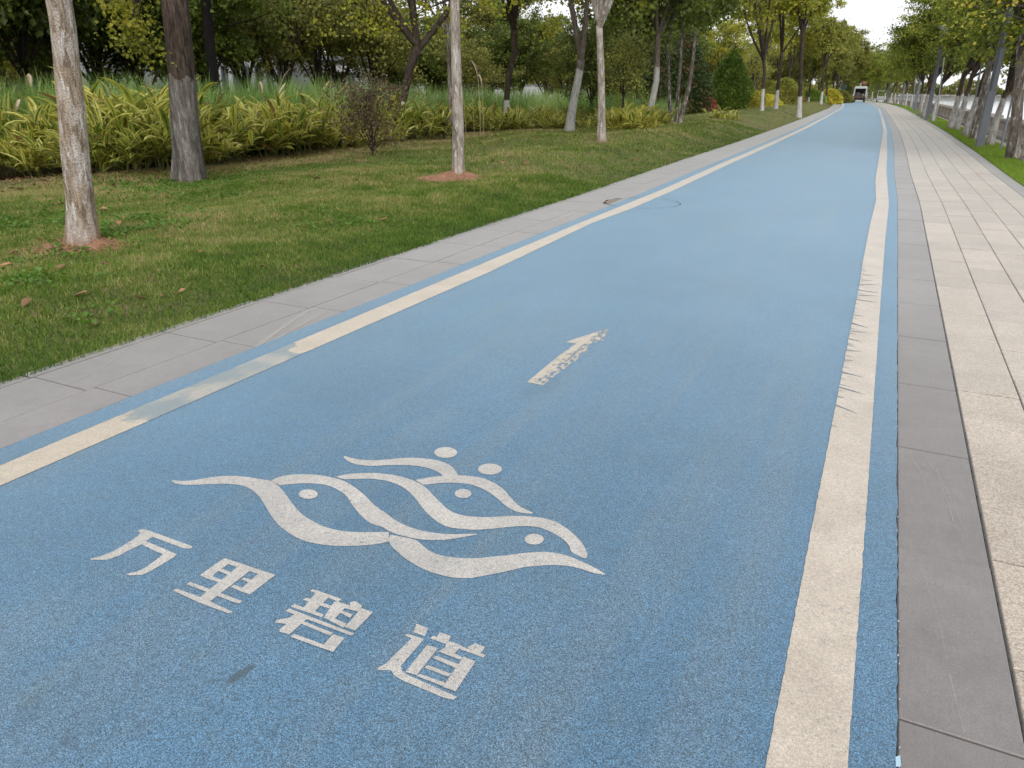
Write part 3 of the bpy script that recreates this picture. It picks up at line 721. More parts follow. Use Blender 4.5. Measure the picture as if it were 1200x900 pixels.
def px_path(base_uvz, pts, extra_h=None, hmax=4.5):
    """trunk polyline traced column by column; all at the depth of its base; relative to base"""
    bx, by, bz = base_uvz; d = depth(bx, by); out = []
    for (u, v, w) in pts:
        q = AT(u, v, d); r = w*.5*d/ (F0/cT) ; out.append((q[0]-bx, q[1]-by, q[2]-bz, r))
    out[0] = (0, 0, 0, out[0][3])
    if hmax and out[-1][2] < hmax:
        a, b = out[-2], out[-1]; dz = max(.2, b[2]-a[2]); k = (hmax - b[2])/dz
        out.append((b[0]+(b[0]-a[0])*k*.7, b[1]+(b[1]-a[1])*k*.7, hmax, b[3]*.85))
    return out

# ---- foreground trees of the lawn
pB = GL(98, 288)
crown_tree('lawn_tree', ('bark_pale', 'mid'), 11, H=9, path=px_path(pB, [(98, 288, 34), (93, 230, 30), (87, 160, 31), (80, 90, 29), (73, 30, 27), (68, -5, 27)], hmax=5.0), cr=(2.6, 2.6, 2.2), cz=7.4, limbs=6, sub=4, nleaf=6000, leaf=.13, flare=1.25,
           label='pale peeling tree trunk leaning left, nearest to the camera on the lawn', loc=pB, cat='tree')
pB2 = GL(224, 213)
def flute(t, a, z): return 1 + (.20*math.cos(3*a+1.0) + .08*math.cos(5*a))*math.exp(-max(0, z)/2.4) + .03*math.sin(2*a + 2*z)
dT = depth(pB2[0], pB2[1]) - .6
EX = [tuple(AT(u, v, dT) - np.array(pB2)) for u, v in [(146, 2), (152, 12), (154, 28), (150, 40), (160, 50)]]
crown_tree('lawn_tree', ('bark_t2', 'lime'), 12, extra=EX, H=9, path=px_path(pB2, [(225, 213, 35), (222, 180, 32), (218, 140, 31), (215, 95, 30), (210, 45, 28), (205, -5, 27)], hmax=4.6), cr=(3, 3, 2.4), cz=7.2, limbs=6, sub=4, nleaf=9000, leaf=.075, clr=.3, mod=flute, flare=1.12,
           label='thick dark brown trunk with fluted whitewashed foot beside the ginger plants', loc=pB2)
pB4 = GL(537, 208)
crown_tree('lawn_tree', ('bark_pale2', 'lime'), 13, H=8, path=px_path(pB4, [(537, 208, 14.5), (537, 150, 13), (535, 90, 12.5), (534, 40, 11), (533, -5, 11)], hmax=4.6), cr=(2.4, 2.4, 2), cz=6.8, limbs=5, sub=4, nleaf=4000, leaf=.13, flare=1.15,
           label='slim straight pale trunk rising from a small mound of red soil', loc=pB4)
pB5 = GL(705, 165)
crown_tree('lawn_tree', ('bark_pale2', 'lime'), 14, H=8, path=px_path(pB5, [(705, 165, 10), (705, 120, 8), (704, 70, 8), (702, 30, 7.5)], hmax=0), cr=(3.0, 3.0, 2.2), cz=6.3, limbs=6, sub=4, nleaf=6500, leaf=.11, flare=1.3, bare=.2,
           label='slim pale grey trunk in front of the forked whitewashed trunk', loc=pB5)
pB6 = GL(667, 154)
crown_tree('lawn_tree', ('bark_washG', 'lime'), 15, H=8.5, path=px_path(pB6, [(667, 154, 11), (672, 120, 9), (678, 90, 9), (681, 70, 9.5)], hmax=0), cr=(3.6, 3.6, 2.8), cz=6.3, limbs=4, sub=5, nleaf=6500, leaf=.11, flare=1.2, bare=.25,
           label='leaning whitewashed trunk that forks into two grey limbs', loc=pB6)
pB7 = GL(760, 147)
crown_tree('lawn_tree', ('bark_washG', 'dark'), 16, H=9, path=px_path(pB7, [(760, 147, 8.5), (764, 120, 7), (769, 95, 7), (770, 70, 7), (771, 40, 6)], hmax=0), cr=(3.6, 3.6, 2.6), cz=6.0, limbs=7, sub=6, nleaf=14000, leaf=.16, flare=1.2,
           label='leaning whitewashed trunk under the dense dark crown left of three thin stems', loc=pB7)
for i, (pts, lab) in enumerate([([(787, 145, 5), (784, 110, 4), (783, 60, 3.6), (786, 20, 3)], 'left and most upright of three thin grey stems sharing a dark crown'),
                                ([(793, 145, 5), (794, 110, 3.8), (798, 70, 3.6), (800, 20, 3)], 'middle of three thin grey stems sharing a dark crown'),
                                ([(796, 145, 5), (803, 118, 5), (808, 100, 4.4), (813, 60, 4), (816, 20, 3)], 'right and most slanting of three thin grey stems sharing a dark crown')]):
    b = GL(pts[0][0], pts[0][1])
    crown_tree('thin_tree', ('bark_grey', 'dark'), 30+i, H=9, path=px_path(b, pts, hmax=0), cr=(3.0, 3.0, 2.6), cz=6.6, limbs=6, sub=5, nleaf=12000, leaf=.16, flare=1.3, label=lab, loc=b, group='three thin stems on the lawn')
# trees further along the lawn
for i, (u, v, path, mats, cr, cz, nl, bare, lab) in enumerate([
    (893, 130, [(893, 130, 4.2), (894, 105, 3.6), (896, 85, 4), (895, 72, 4)], ('bark_wash', 'lime'), (4.2, 4.2, 3), 8.0, 4500, .3, 'dark whitewashed trunk forking above the yellow shrubs'),
    (909, 128, [(909, 128, 5), (911, 105, 4), (914, 85, 4), (916, 62, 3.5)], ('bark_wash', 'lime'), (4.0, 4.0, 3), 8.6, 4500, .3, 'dark whitewashed trunk just right of the yellow shrubs'),
    (937, 132, [(937, 132, 6), (938, 100, 4.5), (939, 70, 4.5), (941, 38, 4)], ('bark_wash', 'lime'), (1.9, 1.9, 1.5), 7.2, 5000, .1, 'tall straight dark trunk with grey foot standing nearest the lane on the far lawn'),
    (962, 122, [(962, 122, 3), (964, 105, 2.2), (965, 80, 2)], ('bark_wash', 'mid'), (2.6, 2.6, 2.6), 7.4, 6000, .1, 'thin whitewashed tree left of the green cabinet'),
    (979, 120.5, [(979, 120.5, 4), (981, 105, 3), (983, 85, 3)], ('bark_wash', 'mid'), (3.3, 3.3, 3.4), 7.0, 10000, .0, 'whitewashed tree touching the green cabinet')]):
    b = GL(u, v)
    crown_tree('lawn_tree', mats, 40+i, H=cz+cr[2], path=px_path(b, path, hmax=0), cr=cr, cz=cz, limbs=6, sub=5, nleaf=nl, leaf=.20, flare=1.2, bare=bare, label=lab, loc=b, trunk_sides=8)

# ---- dark/forked trees behind the ginger
d3 = 24
x, y = H2P(252, d3)
crown_tree('dark_tree', ('bark_black', 'dark'), 51, H=9, path=[(0, 0, 0, .17), (0.05, .02, 1.5, .155), (0.03, .05, 3, .15), (.1, .1, 4.5, .14)], cr=(3, 3, 2.4), cz=7, limbs=6, sub=4, nleaf=6000, leaf=.15, label='straight black trunk right of the fluted brown trunk', loc=(x, y, 0))
for i, (u, dd, path, mats, cr, cz, nl, bare, lab) in enumerate([
    (466, 25, [(466, 150, 9), (473, 115, 8.5), (480, 80, 10), (490, 55, 11)], ('bark_wash', 'lime'), (3.8, 3.8, 2.4), 6.0, 6000, .3, 'dark trunk leaning right with white foot, forking above the ginger'),
    (527, 27, [(528, 150, 5), (527, 100, 5), (525, 40, 4.5)], ('bark_grey', 'olive'), (2.6, 2.6, 2.2), 6.5, 4000, .1, 'thin grey trunk just behind the slim pale trunk'),
    (593, 30, [(593, 150, 7), (594, 115, 7), (596, 90, 8), (603, 62, 7.5), (602, 30, 7)], ('bark_wash', 'lime'), (3.6, 3.6, 3.2), 5.6, 11000, .05, 'dark trunk with white band rising from the yellow ginger row'),
    (696, 33, [(694, 150, 3), (694, 130, 3), (693, 118, 3)], ('bark_dark', 'dark'), (1.6, 1.6, 1.5), 2.7, 7000, 0, 'rounded dark evergreen on thin stems behind the forked trunk'),
    (731, 29, [(731, 149, 3), (729, 130, 3), (731, 110, 2.4)], ('bark_dark', 'olive'), (1.1, 1.1, 1.2), 2.4, 900, .3, 'small sparse sapling on the lawn edge'),
    (752, 36, [(752, 140, 3), (748, 120, 3), (745, 100, 2.4)], ('bark_wash', 'olive'), (1.5, 1.5, 1.6), 2.8, 1800, .2, 'slanting sapling with pale foot left of the leaning trunk'),
    (880, 64, [(880, 131, 3), (880, 110, 2.4)], ('bark_dark', 'olive'), (1.8, 1.8, 2), 3.0, 4000, .1, 'greyish green bushy sapling right of the conical shrub')]):
    x, y = H2P(u, dd)
    crown_tree('tree', mats, 60+i, H=cz+cr[2], path=px_path((x, y, 0), path, hmax=0), cr=cr, cz=cz, limbs=6, sub=5, nleaf=nl, leaf=.10 if cz < 4 else .12, flare=1.1, bare=bare, label=lab, loc=(x, y, 0), trunk_sides=8)

# ---- background wood: prototypes then copies
protos = {}
spec = {
 'wood_tree_dark': dict(mats=('bark_dark', 'dark'), H=9, fork=2.0, r0=.15, cr=(3.6, 3.6, 3.6), cz=5.6, limbs=8, sub=6, nleaf=26000, leaf=.16),
 'wood_tree_round': dict(mats=('bark_dark', 'mid'), H=8, fork=1.5, r0=.13, cr=(3.6, 3.6, 3.0), cz=4.8, limbs=8, sub=6, nleaf=20000, leaf=.155),
 'wood_tree_olive': dict(mats=('bark_dark', 'olive'), H=8, fork=1.4, r0=.13, cr=(3.6, 3.6, 2.8), cz=5.0, limbs=8, sub=6, nleaf=14000, leaf=.14),
 'wood_tree_lime': dict(mats=('bark_wash', 'lime'), H=8, fork=3.0, r0=.13, cr=(3.6, 3.6, 2.6), cz=6.6, limbs=7, sub=5, nleaf=8000, leaf=.16, bare=.15),
 'wood_tree_tall': dict(mats=('bark_wash', 'mid'), H=11, fork=3.4, r0=.16, cr=(4.2, 4.2, 4.2), cz=7.6, limbs=8, sub=6, nleaf=24000, leaf=.19),
}
wood = []
W = random.Random(5)
# (image column, depth, kind, scale)
for (u, dd, k, s) in [
    (-160, 22, 'wood_tree_dark', 1.0), (-90, 20, 'wood_tree_dark', 1.0), (-25, 21, 'wood_tree_dark', 1.0), (35, 24, 'wood_tree_dark', 1.05), (60, 32, 'wood_tree_round', 1.1), (115, 30, 'wood_tree_dark', .95), (165, 27, 'wood_tree_dark', .95),
    (205, 33, 'wood_tree_round', 1.0), (240, 29, 'wood_tree_dark', .9), (290, 37, 'wood_tree_olive', 1.1), (335, 33, 'wood_tree_olive', 1.05), (375, 36, 'wood_tree_olive', 1.0), (400, 42, 'wood_tree_round', 1.1), (440, 38, 'wood_tree_olive', 1.0),
    (455, 46, 'wood_tree_round', .8), (500, 42, 'wood_tree_dark', .6), (520, 50, 'wood_tree_round', .7), (548, 42, 'wood_tree_olive', .65), (575, 52, 'wood_tree_round', 1.05), (610, 46, 'wood_tree_dark', .8), (640, 55, 'wood_tree_round', .8), (665, 48, 'wood_tree_olive', .65),
    (700, 60, 'wood_tree_dark', .8), (735, 52, 'wood_tree_dark', .85), (765, 60, 'wood_tree_dark', 1.05), (800, 66, 'wood_tree_lime', 1.0), (815, 80, 'wood_tree_olive', 1.0), (842, 74, 'wood_tree_lime', .95), (868, 86, 'wood_tree_olive', .9), (885, 80, 'wood_tree_lime', 1.15),
    (905, 96, 'wood_tree_olive', 1.0), (922, 88, 'wood_tree_lime', 1.1), (930, 105, 'wood_tree_tall', .85), (948, 92, 'wood_tree_tall', .8), (958, 110, 'wood_tree_tall', .9), (968, 98, 'wood_tree_tall', .85), (975, 118, 'wood_tree_tall', .9), (988, 128, 'wood_tree_tall', .9), (992, 142, 'wood_tree_tall', .95),
    (1000, 158, 'wood_tree_tall', .9), (1008, 176, 'wood_tree_tall', .9), (1016, 190, 'wood_tree_tall', .95), (1022, 205, 'wood_tree_tall', .9), (1030, 200, 'wood_tree_tall', .95), (1038, 190, 'wood_tree_tall', .9), (1013, 215, 'wood_tree_dark', 1.0), (1027, 220, 'wood_tree_dark', 1.0),
    (-200, 32, 'wood_tree_dark', 1.1), (10, 38, 'wood_tree_round', 1.2), (130, 44, 'wood_tree_dark', 1.1), (250, 48, 'wood_tree_round', 1.1), (330, 52, 'wood_tree_dark', 1.1), (430, 58, 'wood_tree_dark', 1.1), (560, 66, 'wood_tree_round', .8), (655, 72, 'wood_tree_dark', .85), (720, 78, 'wood_tree_dark', 1.1),
    (785, 90, 'wood_tree_dark', 1.1), (835, 100, 'wood_tree_dark', .85), (875, 112, 'wood_tree_dark', .9), (900, 125, 'wood_tree_dark', 1.1), (935, 135, 'wood_tree_dark', 1.15), (960, 145, 'wood_tree_dark', 1.1), (980, 165, 'wood_tree_dark', 1.1)]:
    x, y = H2P(u, dd); wood.append((x, y, k, s))
cnt = {}
desc = {'wood_tree_dark': 'dense dark green tree in the wood behind the reeds and ginger', 'wood_tree_round': 'mid green bushy tree in the wood behind the reeds', 'wood_tree_olive': 'olive green many-branched tree in the wood behind the ginger row', 'wood_tree_lime': 'sparse yellow-green tree in the wood behind the yellow shrubs', 'wood_tree_tall': 'tall green tree in the far avenue left of the lane'}
for i, (x, y, k, s) in enumerate(wood):
    nm = k.replace('_dark', '').replace('_round', '').replace('_olive', '').replace('_lime', '').replace('_tall', '')
    gp = {'wood_tree_dark': 'dark trees of the wood', 'wood_tree_round': 'bushy trees of the wood', 'wood_tree_olive': 'olive trees of the wood', 'wood_tree_lime': 'yellow-green trees of the wood', 'wood_tree_tall': 'tall trees of the far avenue'}[k]
    if k not in protos:
        protos[k] = crown_tree(nm, seed=100+len(protos), label=desc[k], group=gp, loc=(x, y, -.03), rz=W.uniform(0, 6), **spec[k]); protos[k].scale = (s, s, s)
    else: copy_thing(protos[k], (x, y, -.03), W.uniform(0, 6), (s*W.uniform(.9, 1.1), s*W.uniform(.9, 1.1), s*W.uniform(.92, 1.08)), desc[k], gp)

# ---- riverside row on the right
rowspec = [(1186, 187, 'brown footed grey trunk at the right edge of the photo, nearest of the river row', .155), (1199, 190, 'whitewashed trunk just right of the brown footed grey trunk', .15), (1159, 171, 'short whitewashed trunk with a rusty knot just right of the large lamp post', .14),
           (1141, 164, 'slanting unpainted brown trunk just left of the large lamp post', .13), (1131, 160, 'thin whitewashed trunk between the slanting brown trunk and the thick group', .12), (1120, 153, 'right trunk of the thick whitewashed group', .15), (1112, 151, 'left trunk of the thick whitewashed group', .16),
           (1092, 142.5, 'whitewashed trunk just right of the second lamp post', .15), (1081, 138.5, 'whitewashed trunk just left of the second lamp post', .14), (1077, 136, 'brown bare trunk beyond the second lamp post', .12)]
for k in range(14):
    y = 60 + k*8.5; x = 2.85 + float(sh(y)) + W.uniform(-.1, .1)
    rowspec.append((x, y, ['eleventh', 'twelfth', 'thirteenth', 'fourteenth', 'fifteenth', 'sixteenth', 'seventeenth', 'eighteenth', 'nineteenth', 'twentieth', 'twenty-first', 'twenty-second', 'twenty-third', 'twenty-fourth'][k] + ' tree from the camera in the riverside row, a small whitewashed trunk', .13))
rp_ = []
for i, (u, v, lab, r) in enumerate(rowspec):
    b = G(u, v) if i < 10 else (u, v)
    loc = (b[0], b[1], 0)
    kw = dict(cr=(2.35, 2.5, 3.2), cz=5.0, cshift=([1.0, 1.0, 1.3, 1.6, 2.2, 2.3, 2.3, 2.3, 1.5] + [0]*30)[i], limbs=8, sub=6, leaf=.14, nleaf=14000, shape='layer', label=lab, loc=loc, group='trees of the riverside row', trunk_sides=10, clr=.55)
    if i == 0:
        crown_tree('riverside_tree', ('bark_grey', 'limeR'), 201, H=8, path=px_path((*b, 0), [(1186, 187, 15), (1190, 150, 12), (1194, 100, 10), (1197, 50, 9)], hmax=0), flare=1.2, **kw)
    elif i in (1, 2, 4, 5, 6, 7, 8):
        rp_.append(crown_tree('riverside_tree', ('bark_washR', 'limeR'), 202+i, H=7.5, fork=[0, 2.2, 1.6, 0, 2.2, 2.3, 2.3, 2.1, 2.1][i], r0=r*.82, lean=(.15, .1), flare=1.22, **kw)); crown_keep = rp_[-1]
    elif i == 3:
        crown_tree('riverside_tree', ('bark_grey', 'limeR'), 209, H=7.5, path=px_path((*b, 0), [(1141, 164, 9), (1148, 130, 7.5), (1157, 90, 7), (1160, 70, 6)], hmax=0), **kw)
    else:
        src = rp_[-1] if i % 2 else crown_keep
        s = W.uniform(.80, .95); copy_thing(src, loc, W.uniform(0, 6), (s, s, s*W.uniform(.95, 1.15)), lab, 'trees of the riverside row')
# hanging sprays that belong to near crowns are on a small near tree beyond the right edge
b = G(1235, 200)
EX = [tuple(AT(u, v, 15) - np.array((b[0], b[1], 0))) for u, v in [(1130, 4), (1142, 9), (1168, 14), (1185, 4)]]
crown_tree('riverside_tree', ('bark_washR', 'orange'), 231, extra=EX, H=6, fork=2.6, r0=.13, cr=(1.6, 1.6, 1.0), cz=4.6, limbs=5, sub=4, nleaf=1300, leaf=.07, label='orange and yellow leaved tree at the right edge of the photo', loc=(b[0], b[1], 0), group='trees of the riverside row')

# ---- cones, rounded shrubs
def solid_shrub(name, mat, seed, Hh, Rr, prof, nleaf, leaf, stemmat='bark_dark', z0=.3, label=None, loc=(0, 0, 0), group=None):
    global rng; rng = np.random.default_rng(seed); random.seed(seed)
    e = empty(name, loc, 0, label, 'shrub', group)
    mb = MB()
    for k in range(4):
        a = k*1.6; mb.tube([(0.08*math.cos(a), .08*math.sin(a), -.05), (.2*Rr*math.cos(a), .2*Rr*math.sin(a), Hh*.3), (.3*Rr*math.cos(a), .3*Rr*math.sin(a), Hh*.6)], [.035, .025, .01], 5)
    mb.build('stem', M[stemmat], e)
    t = rng.random(nleaf)**.9; zz = z0 + t*(Hh - z0); a = rng.random(nleaf)*2*PI
    lump = 1 + .14*np.sin(3*a + 5*t) + .1*np.sin(7*a - 9*t + seed)
    r = prof(t)*Rr*lump*np.sqrt(rng.uniform(.35, 1.0, nleaf))
    X = np.stack([r*np.cos(a), r*np.sin(a), zz + rng.normal(0, .04*Hh, nleaf)*.6], 1)
    V, F = leafquads(X, leaf, .4, up=.2, droop=-.2)
    mk('foliage', V, F, M[mat], e); return e
cone = lambda t: np.clip(np.where(t < .3, .75 + t*.8, 1.20*(1 - t)**.55), 0, 1)
dome = lambda t: np.sqrt(np.clip(1 - (t*1.0)**2.4, 0, 1))*.98 + .02
def shrubat(nm, u, v, *a, **k):
    b = G(u, v); return solid_shrub(nm, *a, loc=(b[0], b[1], 0), **k)
shrubat('conical_shrub', 852, 135.5, 'conif', 301, 4.0, 1.5, cone, 14000, .13, label='bright green conical evergreen standing alone on the lawn edge')
x, y = H2P(802, 47); solid_shrub('rounded_shrub', 'photinia', 302, 4.6, 1.6, cone, 15000, .13, label='dark red-tinged pointed shrub behind the three thin stems', loc=(x, y, 0))
x, y = H2P(772, 50); solid_shrub('rounded_shrub', 'photinia', 303, 3.9, 1.5, cone, 12000, .13, label='dark red-tinged shrub behind the leaning whitewashed trunk', loc=(x, y, 0))
for i, (u, dd, w, h, lab) in enumerate([(878, 62, 1.1, 1.3, 'leftmost bright yellow shrub right of the conical evergreen'), (888, 64, 1.0, 1.5, 'middle bright yellow shrub beside the whitewashed trunks'), (901, 68, 1.2, 1.2, 'rightmost bright yellow shrub between two whitewashed trunks'), (866, 60, .8, .9, 'small low yellow shrub at the foot of the conical evergreen')]):
    x, y = H2P(u, dd); solid_shrub('yellow_shrub', 'yellowshrub', 310+i, h, w, dome, 3500, .12, z0=.05, label=lab, loc=(x, y, .05), group='yellow shrubs')
for i, (u, dd, w, h, mat, lab) in enumerate([(826, 50, .9, 1.3, 'redleaf', 'dark red shrub between the dark cone and the bright green cone'), (930, 84, 1.2, 1.8, 'redleaf', 'dusky red shrub behind the tall straight trunk'), (952, 95, 1.6, 1.7, 'conif', 'clipped green shrub left of the thin far tree'), (972, 100, 1.5, 1.7, 'yellowshrub', 'yellow-green shrub behind the thin far tree'),
      (920, 72, 1.6, 2.6, 'mid', 'loose green bush behind the white trunks'), (835, 62, 1.8, 2.6, 'olive', 'olive bush left behind the conical evergreen'), (862, 72, 1.6, 3.0, 'mid', 'pale green tall bush behind the conical evergreen'), (722, 45, 1.8, 3.4, 'dark', 'dark bush behind the slim pale grey trunk'), (900, 86, 2.2, 2.6, 'mid', 'green bush behind the yellow shrubs'), (985, 110, 1.6, 1.5, 'olive', 'low olive bush beside the green cabinet'),
      (780, 48, .7, .8, 'redleaf', 'low reddish plant at the foot of the three thin stems'), (1018, 175, 3.2, 5, 'dark', 'dark bush closing the far end of the lane'), (1030, 180, 3.2, 4.5, 'dark', 'dark bush right of the far end of the lane'), (1003, 165, 3, 4.5, 'dark', 'dark bush behind the truck')]):
    x, y = H2P(u, dd); solid_shrub('shrub', mat, 330+i, h, w, dome, 5000, .13 if dd < 100 else .25, z0=.05, label=lab, loc=(x, y, 0))
# twiggy brown shrub in front of the ginger
for i, (u, v, sc, lab) in enumerate([(437, 182, 1.0, 'twiggy brown bare-stemmed shrub in front of the ginger plants'), (520, 164, .7, 'small twiggy dark shrub left of the slim pale trunk')]):
    b = GL(u, v)
    e = crown_tree('twiggy_shrub', ('bark_dark', 'brownleaf' if i == 0 else 'olive'), 350+i, H=1.8*sc, fork=.08, r0=.03, cr=(1.15*sc, 1.15*sc, .85*sc), cz=.95*sc, limbs=12, sub=6, nleaf=3800 if i == 0 else 900, leaf=.055, clr=.22, flare=1.1, label=lab, cat='shrub', loc=b, trunk_sides=6)

# ---- shell ginger clumps
def ginger(seed, nst=46, hh=1.35, rad=.75):
    r = np.random.default_rng(seed); V = []; F = []; UV = []; sm = MB()
    for s in range(nst):
        a = r.uniform(0, 2*PI); q = math.sqrt(r.uniform(0, 1)); bx, by = q*rad*.5*math.cos(a), q*rad*.5*math.sin(a)
        out = r.uniform(.15, .75)*(.35 + q); h = hh*r.uniform(.55, 1.08)*(1 - .25*q); az = a + r.normal(0, .5)
        P = []
        for i in range(7):
            t = i/6; P.append(np.array((bx + math.cos(az)*out*t**1.8, by + math.sin(az)*out*t**1.8, h*(t - .18*t*t*q))))
        sm.tube(P, [.011*(1 - .5*i/6) for i in range(7)], 4, cap=False)
        nl = 9
        for k in range(nl):
            t = .28 + .72*k/(nl-1); i = min(5, int(t*6)); p = P[i] + (P[min(6, i+1)] - P[i])*(t*6 - i)
            side = 1 if k % 2 else -1
            la = az + side*r.uniform(.5, 1.5) + r.normal(0, .3)
            L = r.uniform(.42, .70); w = L*r.uniform(.07, .105); el = r.uniform(.45, 1.25) + .25*(t > .9); dro = r.uniform(.5, 1.3)
            d = np.array((math.cos(la), math.sin(la), 0)); sd = np.array((-math.sin(la), math.cos(la), 0))
            roll = r.normal(0, .35)
            n0 = len(V); m = 5; c = p.copy()
            for j in range(m+1):
                tt = j/m; ang = el - dro*tt; 
                ww = w*math.sin(PI*min(1, tt*.93+.07))**.8*(1 if tt < 1 else 0.02)
                up = np.array((-math.sin(ang)*d[0], -math.sin(ang)*d[1], math.cos(ang)))
                sdd = sd*math.cos(roll) + up*math.sin(roll)
                V.append(c + sdd*ww + up*ww*.35); V.append(c.copy()); V.append(c - sdd*ww + up*ww*.35)
                UV += [(0, tt), (.5, tt), (1, tt)]
                c = c + (d*math.cos(ang) + np.array((0, 0, math.sin(ang))))*L/m
            for j in range(m):
                b = n0 + 3*j; F.append((b, b+1, b+4, b+3)); F.append((b+1, b+2, b+5, b+4))
    return np.array(V), np.array(F), np.array(UV), sm
gp = []
for k, (hh, rd, ns) in enumerate([(1.45, .9, 34), (1.2, .8, 26), (1.0, .95, 30), (1.3, 1.0, 28)]):
    V, F, UV, sm = ginger(400+k, ns, hh, rd); gp.append((V, F, UV, sm))
gsrc = []
GW = random.Random(3)
ginger_pos = []
def edge_pt(u):
    us = [-160, -60, 0, 110, 200, 300, 380, 450, 520, 560, 660, 740, 800]
    vs = [218, 216, 211, 205, 200, 187, 178, 168, 160, 155, 150, 148, 146]
    return np.interp(u, us, vs)
for u in [-150, -95, -45, 5, 50, 100, 145, 185, 232, 275, 318, 352, 388, 420, 455, 488, 520, 552, 578, 602, 628, 650, 672, 696, 722, 742]:
    b = GL(u, float(edge_pt(u)) + 1.5 - GW.random()*2.5)
    dd = depth(b[0], b[1]) ; k = (dd + .35)/dd
    ginger_pos.append((b[0]*k, b[1]*k, u, 0))
for (u, extra, s) in [(-120, 2.2, 1.2), (-60, 2.2, 1.2), (80, 1.9, 1.1), (118, 2.2, 1.30), (150, 1.9, 1.38), (178, 2.2, 1.30), (215, 2.2, 1.15), (250, 2.0, 1.1), (285, 2.2, 1.1), (318, 2.0, 1.1), (345, 2.2, 1.12), (365, 2.0, 1.05), (400, 2.2, 1.05), (440, 2.2, 1.05), (475, 2.4, 1.0), (505, 2.2, 1.0), (540, 2.3, 1.0), (570, 2.5, 1.0), (600, 2.5, .95), (640, 2.5, .9), (690, 2.5, .9), (730, 2.5, .9), (845, 3, .8), (770, 2.5, .9)]:
    b = GL(u, float(edge_pt(u))); dd = depth(b[0], b[1]); k = (dd + extra)/dd
    ginger_pos.append((b[0]*k, b[1]*k, u, s))
ords = ['first', 'second', 'third', 'fourth', 'fifth', 'sixth', 'seventh', 'eighth', 'ninth', 'tenth', 'eleventh', 'twelfth', 'thirteenth', 'fourteenth', 'fifteenth', 'sixteenth', 'seventeenth', 'eighteenth', 'nineteenth', 'twentieth', 'twenty-first', 'twenty-second', 'twenty-third', 'twenty-fourth', 'twenty-fifth', 'twenty-sixth']
fi = 0
for i, (x, y, u, s) in enumerate(ginger_pos):
    if s == 0:
        sc = GW.uniform(.62, 1.12)*(.85 if u > 500 else 1.0)*(1.15 if 85 < u < 200 else 1)*(.8 if u < 80 else 1)
        lab = 'yellow-green variegated ginger clump on the lawn edge, %s from the left in the front row' % ords[fi] if fi < 26 else 'x'; fi += 1; grp = 'front row of ginger clumps along the lawn'
    else: sc = s*(.88 if u > 450 else 1.0); lab = 'yellow-green variegated ginger clump in the back row, half hidden by the front row'; grp = 'back row of ginger clumps'
    if i < 4:
        V, F, UV, sm = gp[i]
        e = empty('ginger_plant', (x, y, 0), GW.uniform(0, 6), lab, 'ginger plant', grp); e.scale = (sc, sc, sc)
        mk('leaves', V, F, M['ginger'], e, uv=UV); sm.build('stem', M['stem'], e); gsrc.append(e)
    else:
        copy_thing(gsrc[GW.randrange(4)], (x, y, 0), GW.uniform(0, 6), (sc*1.05, sc*1.05, sc), lab, grp)

# ---- tall reeds behind the ginger (uncountable)
rng = np.random.default_rng(77)
NR = 26000
us = rng.uniform(-220, 800, NR); ds0 = np.array([depth(*GL(float(u), float(edge_pt(u)))[:2]) for u in np.linspace(-220, 800, 60)])
dd = np.interp(us, np.linspace(-220, 800, 60), ds0) + 3.7 + rng.uniform(0, 1, NR)**1.5*8
az = rng.uniform(0, 2*PI, NR)
fx = (us - 600)/(F0/cT)*dd
X = fx*cY - dd*sY; Y = fx*sY + dd*cY
hh = rng.uniform(1.1, 2.1, NR)*np.interp(us, [-220, 0, 250, 330, 700, 800], [1.15, 1.1, 1.1, 1.15, .95, .7])
bend = rng.uniform(.1, .6, NR)*hh
w = rng.uniform(.008, .016, NR)
D = np.stack([np.cos(az), np.sin(az)], 1); Sd = np.stack([-np.sin(az + .5), np.cos(az + .5)], 1)
rows = []
for t, ww in ((0, .8), (.4, 1), (.75, .7), (1, .08)):
    cx_ = X + D[:, 0]*bend*t**2; cy_ = Y + D[:, 1]*bend*t**2; cz_ = hh*(t - .22*t**3*bend/hh*2)
    for sgn in (-1, 1): rows.append(np.stack([cx_ + sgn*Sd[:, 0]*w*ww, cy_ + sgn*Sd[:, 1]*w*ww, cz_], 1))
V = np.stack(rows, 1).reshape(-1, 3); b = np.arange(NR)[:, None]*8
F = np.concatenate([b + np.array([0, 1, 3, 2]), b + np.array([2, 3, 5, 4]), b + np.array([4, 5, 7, 6])])
o = mk('tall_reeds', V, F, M['reed']); tag(o, 'tall green reed grass growing behind the ginger plants', 'reeds', kind='stuff')
# far-off wood: one mass
rng = np.random.default_rng(78); n = 60000
us = rng.uniform(-300, 975, n); dw = np.interp(us, [-300, 200, 700, 975], [62, 72, 100, 190]) + rng.uniform(0, 10, n)
fx = (us - 600)/(F0/cT)*dw
hm = 5.2 + 1.2*np.sin(us*.031) + .9*np.sin(us*.083+1) + .5*np.sin(us*.21)
C = np.stack([fx*cY - dw*sY, fx*sY + dw*cY, rng.random(n)**.8*hm*np.interp(us, [700, 975], [1, 1.1])], 1)
V, F = leafquads(C, .55, .4)
o = mk('distant_wood', V, F, M['mid']); tag(o, 'distant dark green wood closing the view behind the trunks', 'wood', kind='stuff')
